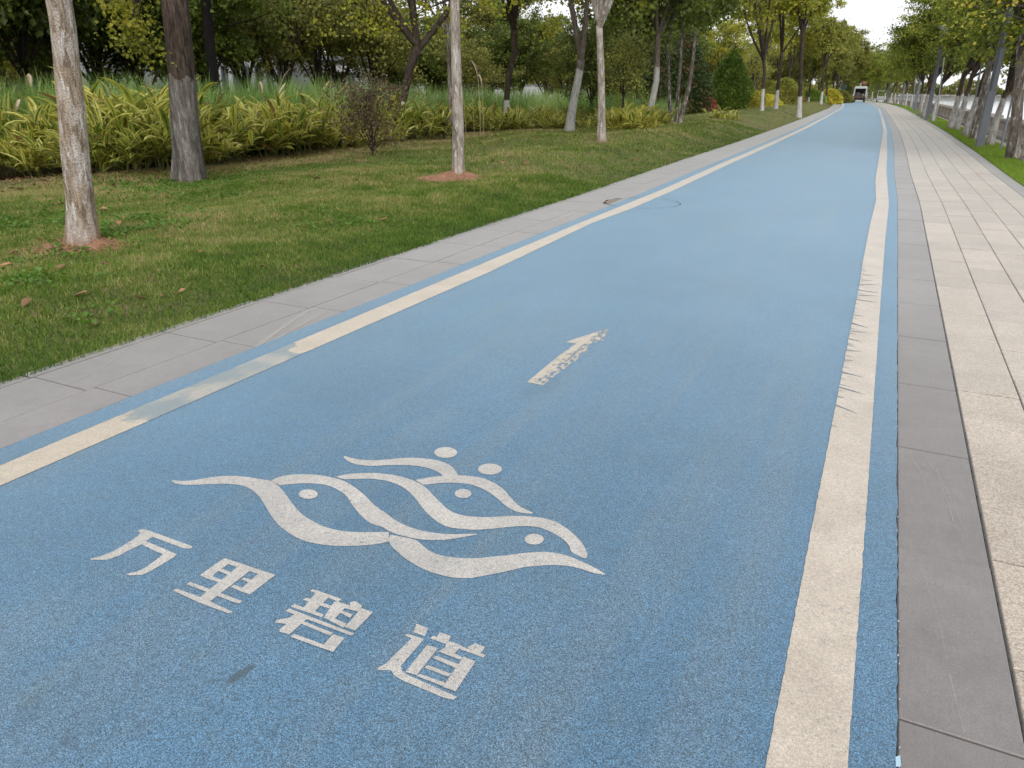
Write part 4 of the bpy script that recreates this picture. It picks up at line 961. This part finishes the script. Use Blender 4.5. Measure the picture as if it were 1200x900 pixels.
# plumed reeds
def plume():
    r = random.Random(9); mb = MB(); e = empty('plume_grass', (0, 0, 0))
    mb.tube([(0, 0, 0), (.02, 0, .8), (.08, 0, 1.6), (.18, 0, 2.0)], [.006, .005, .004, .003], 4); mb.build('stem', M['plume'], e)
    V = []; 
    for k in range(900):
        t = r.random(); c = np.array((.16 + .28*t**1.4, 0, 1.75 + .42*t - .1*t*t)); a = r.uniform(0, 2*PI); L = .12*math.sin(PI*min(1, t*.9+.1)) + .03
        d = np.array((math.cos(a)*.35 + .7, math.sin(a)*.4, .45 + math.cos(a)*.3)); p = c + r.uniform(0, .5)*L*d
        q = c + d*L; s = np.array((-.006, .012, .006)); V += [p, (p+q)/2 + s, q, (p+q)/2 - s]
    mk('plume', np.array(V), np.arange(len(V)).reshape(-1, 4), M['plume'], e); return e
pl = None
for i, (u, v, dd, rz, lab) in enumerate([(32, 88, 19, 2.5, 'leftmost fluffy reed plume above the green reeds'), (112, 104, 19, .5, 'fluffy reed plume just right of the pale leaning trunk'), (168, 84, 18, .2, 'single drooping plume above the tall ginger clump'), (322, 82, 22, .3, 'tan reed plume highest above the middle reeds'), (306, 97, 22, 2.4, 'tan reed plume left of the highest middle plume'), (320, 99, 23, 1.2, 'tan reed plume just under the highest middle plume'),
                                 (372, 96, 26, 1.0, 'small plume left of the twiggy shrub'), (438, 98, 27, .4, 'small plume above the twiggy shrub'), (562, 72, 24, 2.6, 'tall slanting plume right of the slim pale trunk'), (566, 88, 25, 2.4, 'slanting plume right of the slim pale trunk, lower of two'), (555, 100, 25, 2.9, 'short plume beside the slim pale trunk'), (545, 98, 24, 3.0, 'short plume nearest the slim pale trunk'), (12, 118, 17, 2.0, 'faded plume low among the reeds at the left edge'), (60, 120, 17, 1.0, 'faded plume low among the reeds left of the pale leaning trunk'), (626, 128, 28, 2.2, 'bent plume among reeds left of the forked trunk')]):
    p = AT(u, v, dd); s = p[2]/2.05
    if pl is None:
        pl = plume(); pl.location = (p[0], p[1], 0); pl.rotation_euler.z = rz; pl.scale = (s, s, s); tag(pl, lab, 'plume grass', 'plumed reeds')
    else: copy_thing(pl, (p[0], p[1], 0), rz, s, lab, 'plumed reeds')

# ---- lawn blades (uncountable)
def blades(name, N, xr, yr, hgt, wid, mat, zf, dens=None, label='', excl=()):
    x = rng.uniform(*xr, N); y = yr[0] + (yr[1]-yr[0])*rng.random(N)
    if dens is not None: k = rng.random(N) < dens(x, y); x, y = x[k], y[k]
    for (ex, ey, er) in excl:
        k = (x - ex)**2 + ((y - ey))**2 > (er*rng.uniform(.35, 1.2, len(x)))**2; x, y = x[k], y[k]
    X = x + sh(y); z = zf(X, y); n = len(x)
    az = rng.uniform(0, 2*PI, n); d = depth(X, y); sc = np.clip(d/9, 1, 6)
    h = rng.uniform(.5, 1.3, n)*hgt*np.clip(sc, 1, 1.25); w = wid*rng.uniform(.7, 1.4, n)*sc; l = rng.uniform(.2, 1.3, n)*h
    a2 = az + rng.uniform(.8, 2.2, n)
    V = np.stack([np.stack([X - np.cos(az)*w, y - np.sin(az)*w, z - .004], 1), np.stack([X + np.cos(az)*w, y + np.sin(az)*w, z - .004], 1), np.stack([X + np.cos(a2)*l, y + np.sin(a2)*l, z + h], 1)], 1).reshape(-1, 3)
    return V
def inframe(X, y, m=60):
    x = X + sh(y); d = depth(x, y); r = x*cY + y*sY
    u = 600 + r/np.maximum(d, .1)*F0/cT*1.0
    return (d > .5) & (u > -380 - m) & (u < 1300)
excl = [(pB[0], pB[1], .42), (pB4[0]-.05, pB4[1], .6)]
rng = np.random.default_rng(5)
VV = []
VV.append(blades('a', 620000, (-13.6, -4.425), (1.2, 13), .040, .0030, None, lawnz, lambda x, y: inframe(x, y)*np.clip((9.0/np.maximum(depth(x+sh(y), y), 3))**1.6, .25, 1.), excl=excl))
VV.append(blades('b', 160000, (-14.5, -4.44), (13, 34), .040, .0032, None, lawnz, lambda x, y: inframe(x, y)*np.clip((16/np.maximum(depth(x+sh(y), y), 3))**1.3, .2, 1.), excl=excl))
VV.append(blades('c', 60000, (-14.5, -4.40), (34, 135), .04, .0022, None, lawnz, lambda x, y: inframe(x, y)*np.clip(38/np.maximum(y, 3), .2, 1.)))
V = np.concatenate(VV); o = mk('lawn_grass', V, np.arange(len(V)).reshape(-1, 3), M['blade']); tag(o, 'short mown patchy green and straw lawn grass left of the lane', 'grass', kind='stuff')
def vz(X, y):
    xe = X - sh(y); return np.interp(xe, [2.375, 2.9, 3.35, 3.52], [.004, .03, 0, -.10])
V = np.concatenate([blades('d', 50000, (2.385, 3.5), (12, 40), .04, .0022, None, vz), blades('e', 26000, (2.385, 3.5), (40, 110), .045, .002, None, vz)])
o = mk('verge_grass', V, np.arange(len(V)).reshape(-1, 3), M['blade2']); tag(o, 'bright green grass strip under the riverside trees', 'grass', kind='stuff')

# broad-leaved weeds in patches
rng = np.random.default_rng(15); C = []
for (u, v, R0, k) in [(225, 214, .9, 1500), (205, 222, 1.0, 1200), (150, 215, 1.2, 1200), (165, 262, .8, 900), (150, 275, .6, 500), (30, 265, .9, 900), (60, 300, .6, 400), (350, 200, 1.0, 900), (250, 232, .8, 600), (400, 262, .9, 500), (30, 330, .5, 350), (120, 372, .3, 60), (300, 205, 1.1, 900), (490, 190, 1.2, 700), (90, 245, .8, 600)]:
    x, y, z = GL(u, v); q = rng.normal(size=(k, 2))*R0*.5; X = x + q[:, 0]; Y = y + q[:, 1]
    nn = np.sin(X*5.1 + 3*Y)*np.cos(Y*6.3 - 2*X); m_ = (nn > -.1) & (X < -4.6); X, Y = X[m_], Y[m_]
    C.append(np.stack([X, Y, lawnz(X, Y) + rng.uniform(.02, .055, len(X))], 1))
C = np.concatenate(C); V, F = leafquads(C, .042, .5, up=1.2, droop=-.1)
M['weed'] = make_leafmat('weed_leaf', [(0, (.05, .12, .012)), (.6, (.10, .21, .02)), (1, (.18, .28, .04))])
o = mk('low_weeds', V, F, M['weed']); tag(o, 'patches of low broad-leaved weeds growing in the lawn', 'weeds', kind='stuff')
# soil mounds round trunks
def mound(x, y, z, rx, ry, h, seed):
    r = random.Random(seed); V = []; F = []; n, m = 80, 12
    for j in range(m+1):
        t = j/m
        for k in range(n):
            a = 2*PI*k/n; rr = t*(1 + .16*math.sin(3*a+seed) + .10*math.sin(7*a) + .07*math.sin(13*a+2) + .05*math.sin(23*a))
            V.append((x + rx*rr*math.cos(a), y + ry*rr*math.sin(a), z - .022 + h*(1-t)**1.2*(1 + .25*math.sin(4*a + 6*t)) + r.uniform(-.010, .010)*(t < .95)))
    for j in range(m):
        for k in range(n): kk = (k+1) % n; F.append((j*n+k, (j+1)*n+k, (j+1)*n+kk, j*n+kk))
    for _ in range(420):
        a = r.uniform(0, 2*PI); q = r.uniform(.1, 1.45)**.8; cx_, cy_, cs = x + rx*q*math.cos(a), y + ry*q*math.sin(a), r.uniform(.004, .016); cz_ = z - .012 + h*max(0, 1-q)**1.2 + cs*.3
        k = len(V); V += [(cx_+cs, cy_, cz_), (cx_, cy_+cs*.8, cz_), (cx_-cs, cy_, cz_), (cx_, cy_-cs, cz_), (cx_+.2*cs, cy_, cz_+cs*.9)]; F += [(k, k+1, k+4), (k+1, k+2, k+4), (k+2, k+3, k+4), (k+3, k, k+4)]
    o = mk('bare_soil', V, F, M['redsoil']); o['kind'] = 'structure'
mound(pB[0]+.02, pB[1]+.02, pB[2] + .015, .62, .42, .10, 1)
mound(pB4[0]-.03, pB4[1], pB4[2] + .015, .75, .62, .13, 2)

# fallen leaves
def leafmesh(seed, L=.09):
    r = random.Random(seed); V = []; F = []
    for j in range(6):
        t = j/5; w = L*.33*math.sin(PI*min(.98, t*.9+.06)); c = L*(t-.5); z = .012*math.sin(PI*t + seed) + .004
        V += [(c, -w, z + .35*w*(1 + .3*r.random())), (c, 0, z), (c, w, z + .45*w)]
    for j in range(5): b = 3*j; F += [(b, b+1, b+4, b+3), (b+1, b+2, b+5, b+4)]
    return V, F
lm = []
for s in range(3):
    V, F = leafmesh(s, [.10, .085, .12][s]); o = mk('fallen_leaf', V, F, M['deadleaf']); lm.append(o)
LR = random.Random(21); spots = [(111, 385), (350, 195), (368, 203), (372, 212), (322, 205), (25, 225), (48, 232), (12, 228), (70, 240), (122, 248), (118, 252), (180, 233), (198, 235), (47, 285), (62, 284), (131, 190), (390, 192), (420, 190), (640, 305), (214, 345), (165, 352), (23, 325), (606, 172), (557, 180), (616, 189), (588, 169), (700, 170), (770, 150), (430, 170), (240, 178), (310, 215), (345, 188)]
while len(spots) < 95:
    u = LR.uniform(0, 760); v = LR.uniform(float(edge_pt(u)) + 3, min(360, 420 - u*.33)); 
    if LR.random() < .45: v = float(edge_pt(u)) + LR.uniform(2, 22)
    spots.append((u, v))
for i, (u, v) in enumerate(spots):
    x, y, z = GL(u, v)
    if x > -4.55: continue
    src = lm[i % 3]; o = src if i < 3 else src.copy()
    if i >= 3: COL.objects.link(o)
    o.location = (x, y, z + .028); o.rotation_euler = (LR.uniform(-.4, .4), LR.uniform(-.4, .4), LR.uniform(0, 6)); s = LR.uniform(.6, 1.15)*(1 if depth(x, y) < 12 else 1.35); o.scale = (s, s, s)
    tag(o, 'dry brown fallen leaf lying on the lawn grass', 'fallen leaf', 'fallen leaves on the lawn')
# leaf litter under the ginger edge
rng = np.random.default_rng(8)
n = 9000; us = rng.uniform(-100, 760, n); C = []
for u in us:
    b = GL(float(u), float(edge_pt(u)) + abs(rng.normal(0, 1))*9 - 6); C.append((b[0], b[1], b[2] + .022))
V, F = leafquads(np.array(C), .05, .35, up=1.5, droop=0); V[:, 2] = np.repeat(np.array(C)[:, 2], 4) + rng.uniform(0, .025, len(V))
o = mk('leaf_litter', V, F, M['deadleaf']); tag(o, 'brown leaf litter scattered in front of the ginger plants', 'leaf litter', kind='stuff')

# ------------------------------------------------------------ street furniture
M['steel'] = plain('grey_painted_steel', (.17, .18, .20), .45, .5, .3, .08)
M['steel_lt'] = plain('galvanised_pole', (.22, .25, .27), .5, .5, .4, .1)
M['lampglass'] = plain('frosted_glass', (.62, .64, .62), .3, .5)
def lamp(loc, label, h=5.0):
    e = empty('street_lamp', loc, .1, label, 'street lamp', 'lamp posts of the riverside row')
    MB().box(-.17, .17, -.17, .17, -.03, .03, .006).build('base_plate', M['steel'], e)
    mb = MB(); w = .105
    mb.box(-w, w, -w, w, .02, 1.6, .01)
    mb.box(-w*.62, w*.62, -w*.62, w*.62, 1.59, h-.25, .008)
    for s in (-1, 1): mb.box(s*w*.8-.012, s*w*.8+.012, -.03, .03, 1.58, h-.4)
    for s in (-1, 1): mb.box(-.03, .03, s*w*.8-.012, s*w*.8+.012, 1.58, h-.4)
    mb.build('pole', M['steel'], e)
    V, F = lathe([(.09, h-.26), (.12, h-.22), (.40, h-.05), (.42, h-.02)], 4); a = PI/4
    V = [(x*math.cos(a) - y*math.sin(a), x*math.sin(a) + y*math.cos(a), z) for x, y, z in V]
    hd = mk('lamp_head', V, F, M['lampglass'], e)
    MB().box(-.33, .33, -.33, .33, h-.02, h+.04, .01).build('lamp_cap', M['steel'], hd)
b = G(1147, 173); lamp((b[0], b[1], 0), 'large grey lamp post nearest the camera, its head above the photo')
b = G(1086, 140.5); lamp((b[0], b[1], 0), 'second grey lamp post with its flared square head in view')
for k, y in enumerate([74, 98, 122]): lamp((2.7 + float(sh(y)), y, 0), ['third lamp post, small among the far riverside trees', 'fourth lamp post, smaller among the far riverside trees', 'fifth lamp post, tiny at the end of the riverside row'][k])
for i, (u, v, u2, v2, lab) in enumerate([(1172, 177, 1187, 112, 'thin grey metal post right of the large lamp post'), (1135, 160, 1144, 110, 'thin grey metal post left of the slanting brown trunk'), (1096, 144, 1100, 115, 'thin grey metal post right of the second lamp post'), (1069, 133, 1071, 112, 'farthest thin metal post in the riverside row')]):
    b = G(u, v); d = depth(*b); q = AT(u2, v2, d)
    e = empty('metal_post', (b[0], b[1], -.02), 0, lab, 'metal post', 'thin posts beside the lower path')
    k = 3.2/q[2]; tp = ((q[0]-b[0])*k, (q[1]-b[1])*k, 3.2)
    MB().tube([(0, 0, 0), tp], .027, 10).build('pole', M['steel_lt'], e)
    MB().tube([tp, (tp[0], tp[1], tp[2]+.04)], [.036, .012], 10).build('cap', M['steel_lt'], e)
    MB().box(-.07, .07, -.07, .07, 0, .025, .004).build('foot_plate', M['steel_lt'], e)

# stone balustrade along the river
M['balus'] = plain('balustrade_stone', (.30, .27, .24), .8, .3, var=.2, sc=3)
e = empty('stone_balustrade', (5.3, 20, -.55), 0, 'grey stone balustrade between the lower path and the river', 'balustrade')
ox, oy, oz = 5.3, 20, -.55
def bal_loft(x0, x1, z0, z1, name):
    V = []; F = []; yy = np.arange(6, 190, 2.5)
    for y in yy:
        s = float(sh(y)); V += [(x0+s+ox-ox, y-oy, z0), (x1+s, y-oy, z0), (x1+s, y-oy, z1), (x0+s, y-oy, z1)]
    for i in range(len(yy)-1):
        for k in range(4): j = (k+1) % 4; F.append((4*i+k, 4*i+j, 4*i+4+j, 4*i+4+k))
    F.append((0, 1, 2, 3)); n = 4*(len(yy)-1); F.append((n+3, n+2, n+1, n))
    mk(name, V, F, M['balus'], e)
bal_loft(-.16, .16, 0, .16, 'plinth'); bal_loft(-.13, .13, .78, .90, 'top_rail')
bp = lathe([(.05, .16), (.055, .2), (.035, .26), (.065, .42), (.06, .5), (.035, .66), (.05, .74), (.055, .78)], 8)
bsrc = None; far = MB(); nb = 0
for y in np.arange(22, 120, .34):
    if abs((y - 22) % 3.4) < .17: continue
    s = float(sh(y))
    if y >= 33 and nb < 100:
        if bsrc is None: bsrc = mk('baluster', bp[0], bp[1], M['balus'], e, loc=(s, y-oy, 0), smooth_=True)
        else:
            c = bsrc.copy(); COL.objects.link(c); c.parent = e; c.location = (s, y-oy, 0)
        nb += 1
    else: far.add([(p[0]+s, p[1]+y-oy, p[2]) for p in bp[0]], bp[1])
o = far.build('balusters_far', M['balus'], e); o.name = 'baluster_run'; o['kind'] = 'stuff'
for y in np.arange(22, 150, 3.4):
    s = float(sh(y)); MB().box(-.15, .15, -.15, .15, .155, 1.02, .015).build('post', M['balus'], e, loc=(s, y-oy, 0))

# river, far bank, far wood
t = NT('river_water'); p = t.pos()
M['water'] = t.bsdf((.55, .58, .60), .15, .8, t.noise(t.scale(p, (1, .4, 1)), 1.2, 3), .25, .05)
V = [(-700, -80, -3), (900, -80, -3), (900, 1200, -3), (-700, 1200, -3)]
# water sheet lies right of the bank and beyond the land
mk('river', [(5.5, -80, -3), (900, -80, -3), (900, 480, -3), (-700, 480, -3), (-700, 424, -3), (-160, 424, -3), (-70, 310, -3), (-10, 200, -3)], [(0, 1, 2, 7), (7, 2, 3, 6), (6, 3, 4, 5)], M['water'])['kind'] = 'structure'
M['embank'] = plain('embankment', (.20, .20, .19), .9, .2, var=.2, sc=.05)
mk('far_bank', [(-700, 470, -3.2), (900, 430, -3.2), (900, 436, -1.0), (-700, 476, -1.0), (900, 3000, .4), (-700, 3000, .4)], [(0, 1, 2, 3), (3, 2, 4, 5)], M['embank'])['kind'] = 'structure'
rng = np.random.default_rng(9)
n = 26000; x = rng.uniform(-120, 260, n); hgt = 4 + 2*np.sin(x*.07) + 2*np.sin(x*.19+1) + 1.2*np.sin(x*.5)
C = np.stack([x, rng.uniform(455, 470, n), rng.random(n)*hgt + .3], 1); V, F = leafquads(C, 1.2, .45)
o = mk('far_wood', V, F, M['mid']); tag(o, 'distant green wood on the far river bank', 'wood', kind='stuff')

# ------------------------------------------------------------ utility truck on the lane
M['truckwhite'] = plain('truck_white', (.55, .56, .54), .45, .5, var=.08)
M['truckdark'] = plain('truck_dark', (.012, .012, .014), .6)
M['rubber'] = plain('tyre_rubber', (.015, .015, .016), .85)
M['load'] = plain('brown_load', (.10, .07, .06), .9, var=.5, sc=5)
M['red'] = plain('red_lens', (.35, .03, .02), .3)
M['orangep'] = plain('orange_cloth', (.22, .08, .045), .7)
b = G(1006, 120.0); 
tr = empty('utility_truck', (b[0], b[1], .004), 0, 'small white open-backed utility truck driving away at the far end of the lane', 'truck'); tr.scale = (.92, .92, .92)
w = .88
mb = MB(); mb.box(-w, w, -.0, 2.3, .62, .72, .02); mb.box(-w, -w+.05, 0, 2.3, .72, 1.05, .01); mb.box(w-.05, w, 0, 2.3, .72, 1.05, .01); mb.build('cargo_bed', M['load'], tr)
MB().box(-w, w, -.05, -.005, .64, .95, .01).build('tailgate', M['load'], tr)
MB().box(-w*.8, w*.8, -.02, 3.4, .36, .60, .02).build('chassis', M['truckdark'], tr)
mb = MB(); mb.box(-w, w, 2.35, 3.6, .62, 1.3, .05); mb.box(-w*.95, w*.95, 2.4, 2.46, 1.3, 2.2, .01); mb.build('cab', M['truckdark'], tr)
mb = MB(); mb.box(-w*1.02, w*1.02, -.02, 3.4, 2.28, 2.42, .04); rf = mb.build('roof', M['truckwhite'], tr)
MB().box(-w*1.0, w*1.0, -.06, -.022, 2.08, 2.38, .01).build('valance', M['truckwhite'], rf)
for sx in (-1, 1):
    for yy in (.04, 2.3): MB().box(sx*w-.07, sx*w+.07, yy-.05, yy+.05, .72, 2.27, .01).build('roof_post', M['truckwhite'], tr)
    MB().box(sx*.70-.09, sx*.70+.09, -.075, -.052, .70, .80, .005).build('tail_light', M['red'], tr)
    for yy in (.55, 2.9):
        V, F = lathe([(.20, -.1), (.33, -.1), (.36, -.06), (.36, .06), (.33, .1), (.20, .1)], 24); V = [(z, x, y) for x, y, z in V]
        wh = mk('wheel', V, F, M['rubber'], tr, loc=(sx*.74, yy, .36), smooth_=False)
        V, F = lathe([(.19, -.105), (.06, -.12), (.05, -.06), (.19, .105)], 16); V = [(z, x, y) for x, y, z in V]; mk('rim', V, F, M['truckwhite'], wh)
MB().box(-.16, -.04, .3, .42, 2.42, 2.9, .02).build('beacon', M['truckwhite'], tr)
o = mk('load_bundle', *lathe([(.30, 0), (.42, .15), (.36, .38), (.12, .5)], 12), M['orangep'], None, loc=(b[0]+.25, b[1]+.8, 2.43), smooth_=True); tag(o, 'dull red bundle tied on the truck roof', 'bundle')
o = mk('sack', *lathe([(.35, 0), (.45, .2), (.40, .5), (.15, .68)], 12), M['load'], None, loc=(b[0]-.3, b[1]+.7, .73), smooth_=True); tag(o, 'dull brown sack lying in the bed of the truck', 'sack')
o = mk('bucket', *lathe([(.16, 0), (.21, .42), (.22, .44)], 14), M['truckwhite'], None, loc=(b[0]+.4, b[1]+.6, .73), smooth_=True); tag(o, 'pale bucket standing in the bed of the truck', 'bucket')
# green cabinet
M['cabgreen'] = plain('cabinet_green', (.012, .05, .04), .5)
b = G(985.5, 119.6); d = depth(*b); e = empty('green_cabinet', (b[0], b[1], .1), .2, 'tall dark green cabinet among the trees left of the truck', 'cabinet')
MB().box(-.33, .33, -.25, .25, 0, 2.25, .02).build('cabinet_body', M['cabgreen'], e); MB().box(-.37, .37, -.29, .29, 2.24, 2.34, .02).build('cabinet_roof', M['cabgreen'], e)
dr = MB().box(-.26, .26, -.275, -.252, .15, 2.1, .005).build('door', M['cabgreen'], e); MB().box(.17, .20, -.30, -.276, 1.0, 1.2).build('handle', M['steel'], dr)
# second small vehicle beyond
b = H2P(1033, 118); 
e = empty('parked_cart', (b[0], b[1], 0), 0, 'tiny pale cart at the far end of the pavement, right of the lane', 'cart')
MB().box(-.6, .6, -1, 1, .35, .85, .05).build('cart_body', M['truckwhite'], e)
MB().box(-.6, .6, -.9, .9, 1.55, 1.65, .03).build('canopy', M['truckwhite'], e)
for sx in (-1, 1):
    for yy in (-.8, .8): MB().box(sx*.54-.03, sx*.54+.03, yy-.03, yy+.03, .84, 1.56).build('post', M['truckwhite'], e)
    for yy in (-.65, .65):
        V, F = lathe([(.1, -.07), (.26, -.07), (.26, .07), (.1, .07)], 16); V = [(z, x, y) for x, y, z in V]; mk('wheel', V, F, M['rubber'], e, loc=(sx*.52, yy, .27))

# ------------------------------------------------------------ buildings behind the wood
M['bwhite'] = plain('white_render', (.62, .64, .66), .8, .3, var=.06, sc=.6)
M['bgrey'] = plain('grey_render', (.22, .24, .26), .8, .3, var=.08, sc=.6)
M['bblue'] = plain('blue_sheet', (.04, .15, .40), .5)
M['glass'] = plain('dark_glass', (.05, .07, .09), .15, .6)
def bld(u0, u1, dd, h, wall, trim, label, roofh=.25, nwin=5, cols=True, ang=None):
    a = np.array(H2P(u0, dd)); c = np.array(H2P(u1, dd)); L = float(np.linalg.norm(c-a)); az = math.atan2(c[1]-a[1], c[0]-a[0])
    e = empty('building', (a[0], a[1], -.03), az, label, 'building')
    MB().box(0, L, 0, 6, 0, h).build('wall', M[wall], e)
    MB().box(-.25, L+.25, -.35, 6.3, h-.02+.03, h+roofh).build('roof', M[trim], e)
    for k in range(nwin):
        x0 = L*(k+.25)/nwin; x1 = L*(k+.75)/nwin
        f = MB().box(x0-.06, x1+.06, -.05, -.004, .95, h-.65).build('window', M['bwhite' if wall != 'bwhite' else 'bgrey'], e)
        MB().box(x0, (x0+x1)/2-.03, -.07, -.052, 1.02, h-.72).build('pane', M['glass'], f)
        MB().box((x0+x1)/2+.03, x1, -.07, -.052, 1.02, h-.72).build('pane', M['glass'], f)
    if cols:
        for k in range(nwin+1): MB().box(L*k/nwin-.13, L*k/nwin+.13, -.30, -.08, 0, h+.0).build('column', M['bwhite'], e)
bld(-150, 62, 40, 3.6, 'bgrey', 'bgrey', 'grey low building behind the dark trees at the left edge', nwin=8, cols=False)
bld(98, 142, 38, 4.2, 'bwhite', 'bblue', 'white building with blue roof right of the pale leaning trunk')
bld(262, 340, 44, 3.6, 'bwhite', 'bgrey', 'white pillared building right of the black trunk', nwin=6)
bld(352, 420, 50, 3.4, 'bwhite', 'bgrey', 'pale low building behind the twiggy shrub', nwin=5, cols=False)
# white boundary wall
a = np.array(H2P(425, 58)); c = np.array(H2P(700, 66)); L = float(np.linalg.norm(c-a)); az = math.atan2(c[1]-a[1], c[0]-a[0])
e = empty('boundary_wall', (a[0], a[1], -.03), az, 'white boundary wall seen between trunks behind the reeds', 'wall')
MB().box(0, L, 0, .2, 0, 2.0).build('wall_panel', M['bwhite'], e); MB().box(-.05, L+.05, -.06, .26, 2.003, 2.12).build('coping', M['bgrey'], e)
for k in range(14): MB().box(L*k/13-.18, L*k/13+.18, -.1, -.004, 0, 1.99).build('pier', M['bwhite'], e)

# ------------------------------------------------------------ light, sky, camera
w = bpy.data.worlds.new('World'); S.world = w; w.use_nodes = True; nt = w.node_tree; nt.nodes.clear()
SEL, SAZ = R(40), R(150)     # elevation; direction the sun stands in (compass-like, from +Y clockwise)
sky = nt.nodes.new('ShaderNodeTexSky'); sky.sky_type = 'NISHITA'; sky.sun_disc = False; sky.sun_elevation = SEL; sky.sun_rotation = SAZ; sky.dust_density = 3; sky.air_density = 1.0; sky.ozone_density = 1
hs = nt.nodes.new('ShaderNodeHueSaturation'); hs.inputs['Saturation'].default_value = .22; nt.links.new(sky.outputs[0], hs.inputs['Color'])
mx = nt.nodes.new('ShaderNodeMix'); mx.data_type = 'RGBA'; mx.inputs[0].default_value = .75; mx.inputs[7].default_value = (11.0, 11.2, 11.6, 1)
nt.links.new(hs.outputs[0], mx.inputs[6])
bg = nt.nodes.new('ShaderNodeBackground'); bg.inputs['Strength'].default_value = .1; nt.links.new(mx.outputs[2], bg.inputs['Color'])
ow = nt.nodes.new('ShaderNodeOutputWorld'); nt.links.new(bg.outputs[0], ow.inputs[0])
sl = bpy.data.lights.new('sun', 'SUN'); sl.energy = 1.5; sl.angle = R(20); sl.color = (1, .96, .90)
so = bpy.data.objects.new('sun', sl); COL.objects.link(so)
dv = Vector((math.sin(SAZ)*math.cos(SEL), math.cos(SAZ)*math.cos(SEL), math.sin(SEL)))
so.rotation_euler = dv.to_track_quat('Z', 'Y').to_euler(); so.location = (0, 0, 30)
cam = bpy.data.cameras.new('camera'); co = bpy.data.objects.new('camera', cam); COL.objects.link(co); S.camera = co
cam.sensor_width = 36; cam.lens = 36*F0/1200; cam.clip_end = 5000; cam.clip_start = .05
co.location = (0, 0, HC); co.rotation_euler = (PI/2 - TH, 0, YAW)
cam.dof.use_dof = True; cam.dof.focus_distance = 3.4; cam.dof.aperture_fstop = 9
S.view_settings.view_transform = 'Standard'; S.view_settings.look = 'None'; S.view_settings.gamma = 1; S.view_settings.exposure = 0.34
S.cycles.max_bounces = 6; S.cycles.transparent_max_bounces = 6; S.cycles.diffuse_bounces = 3
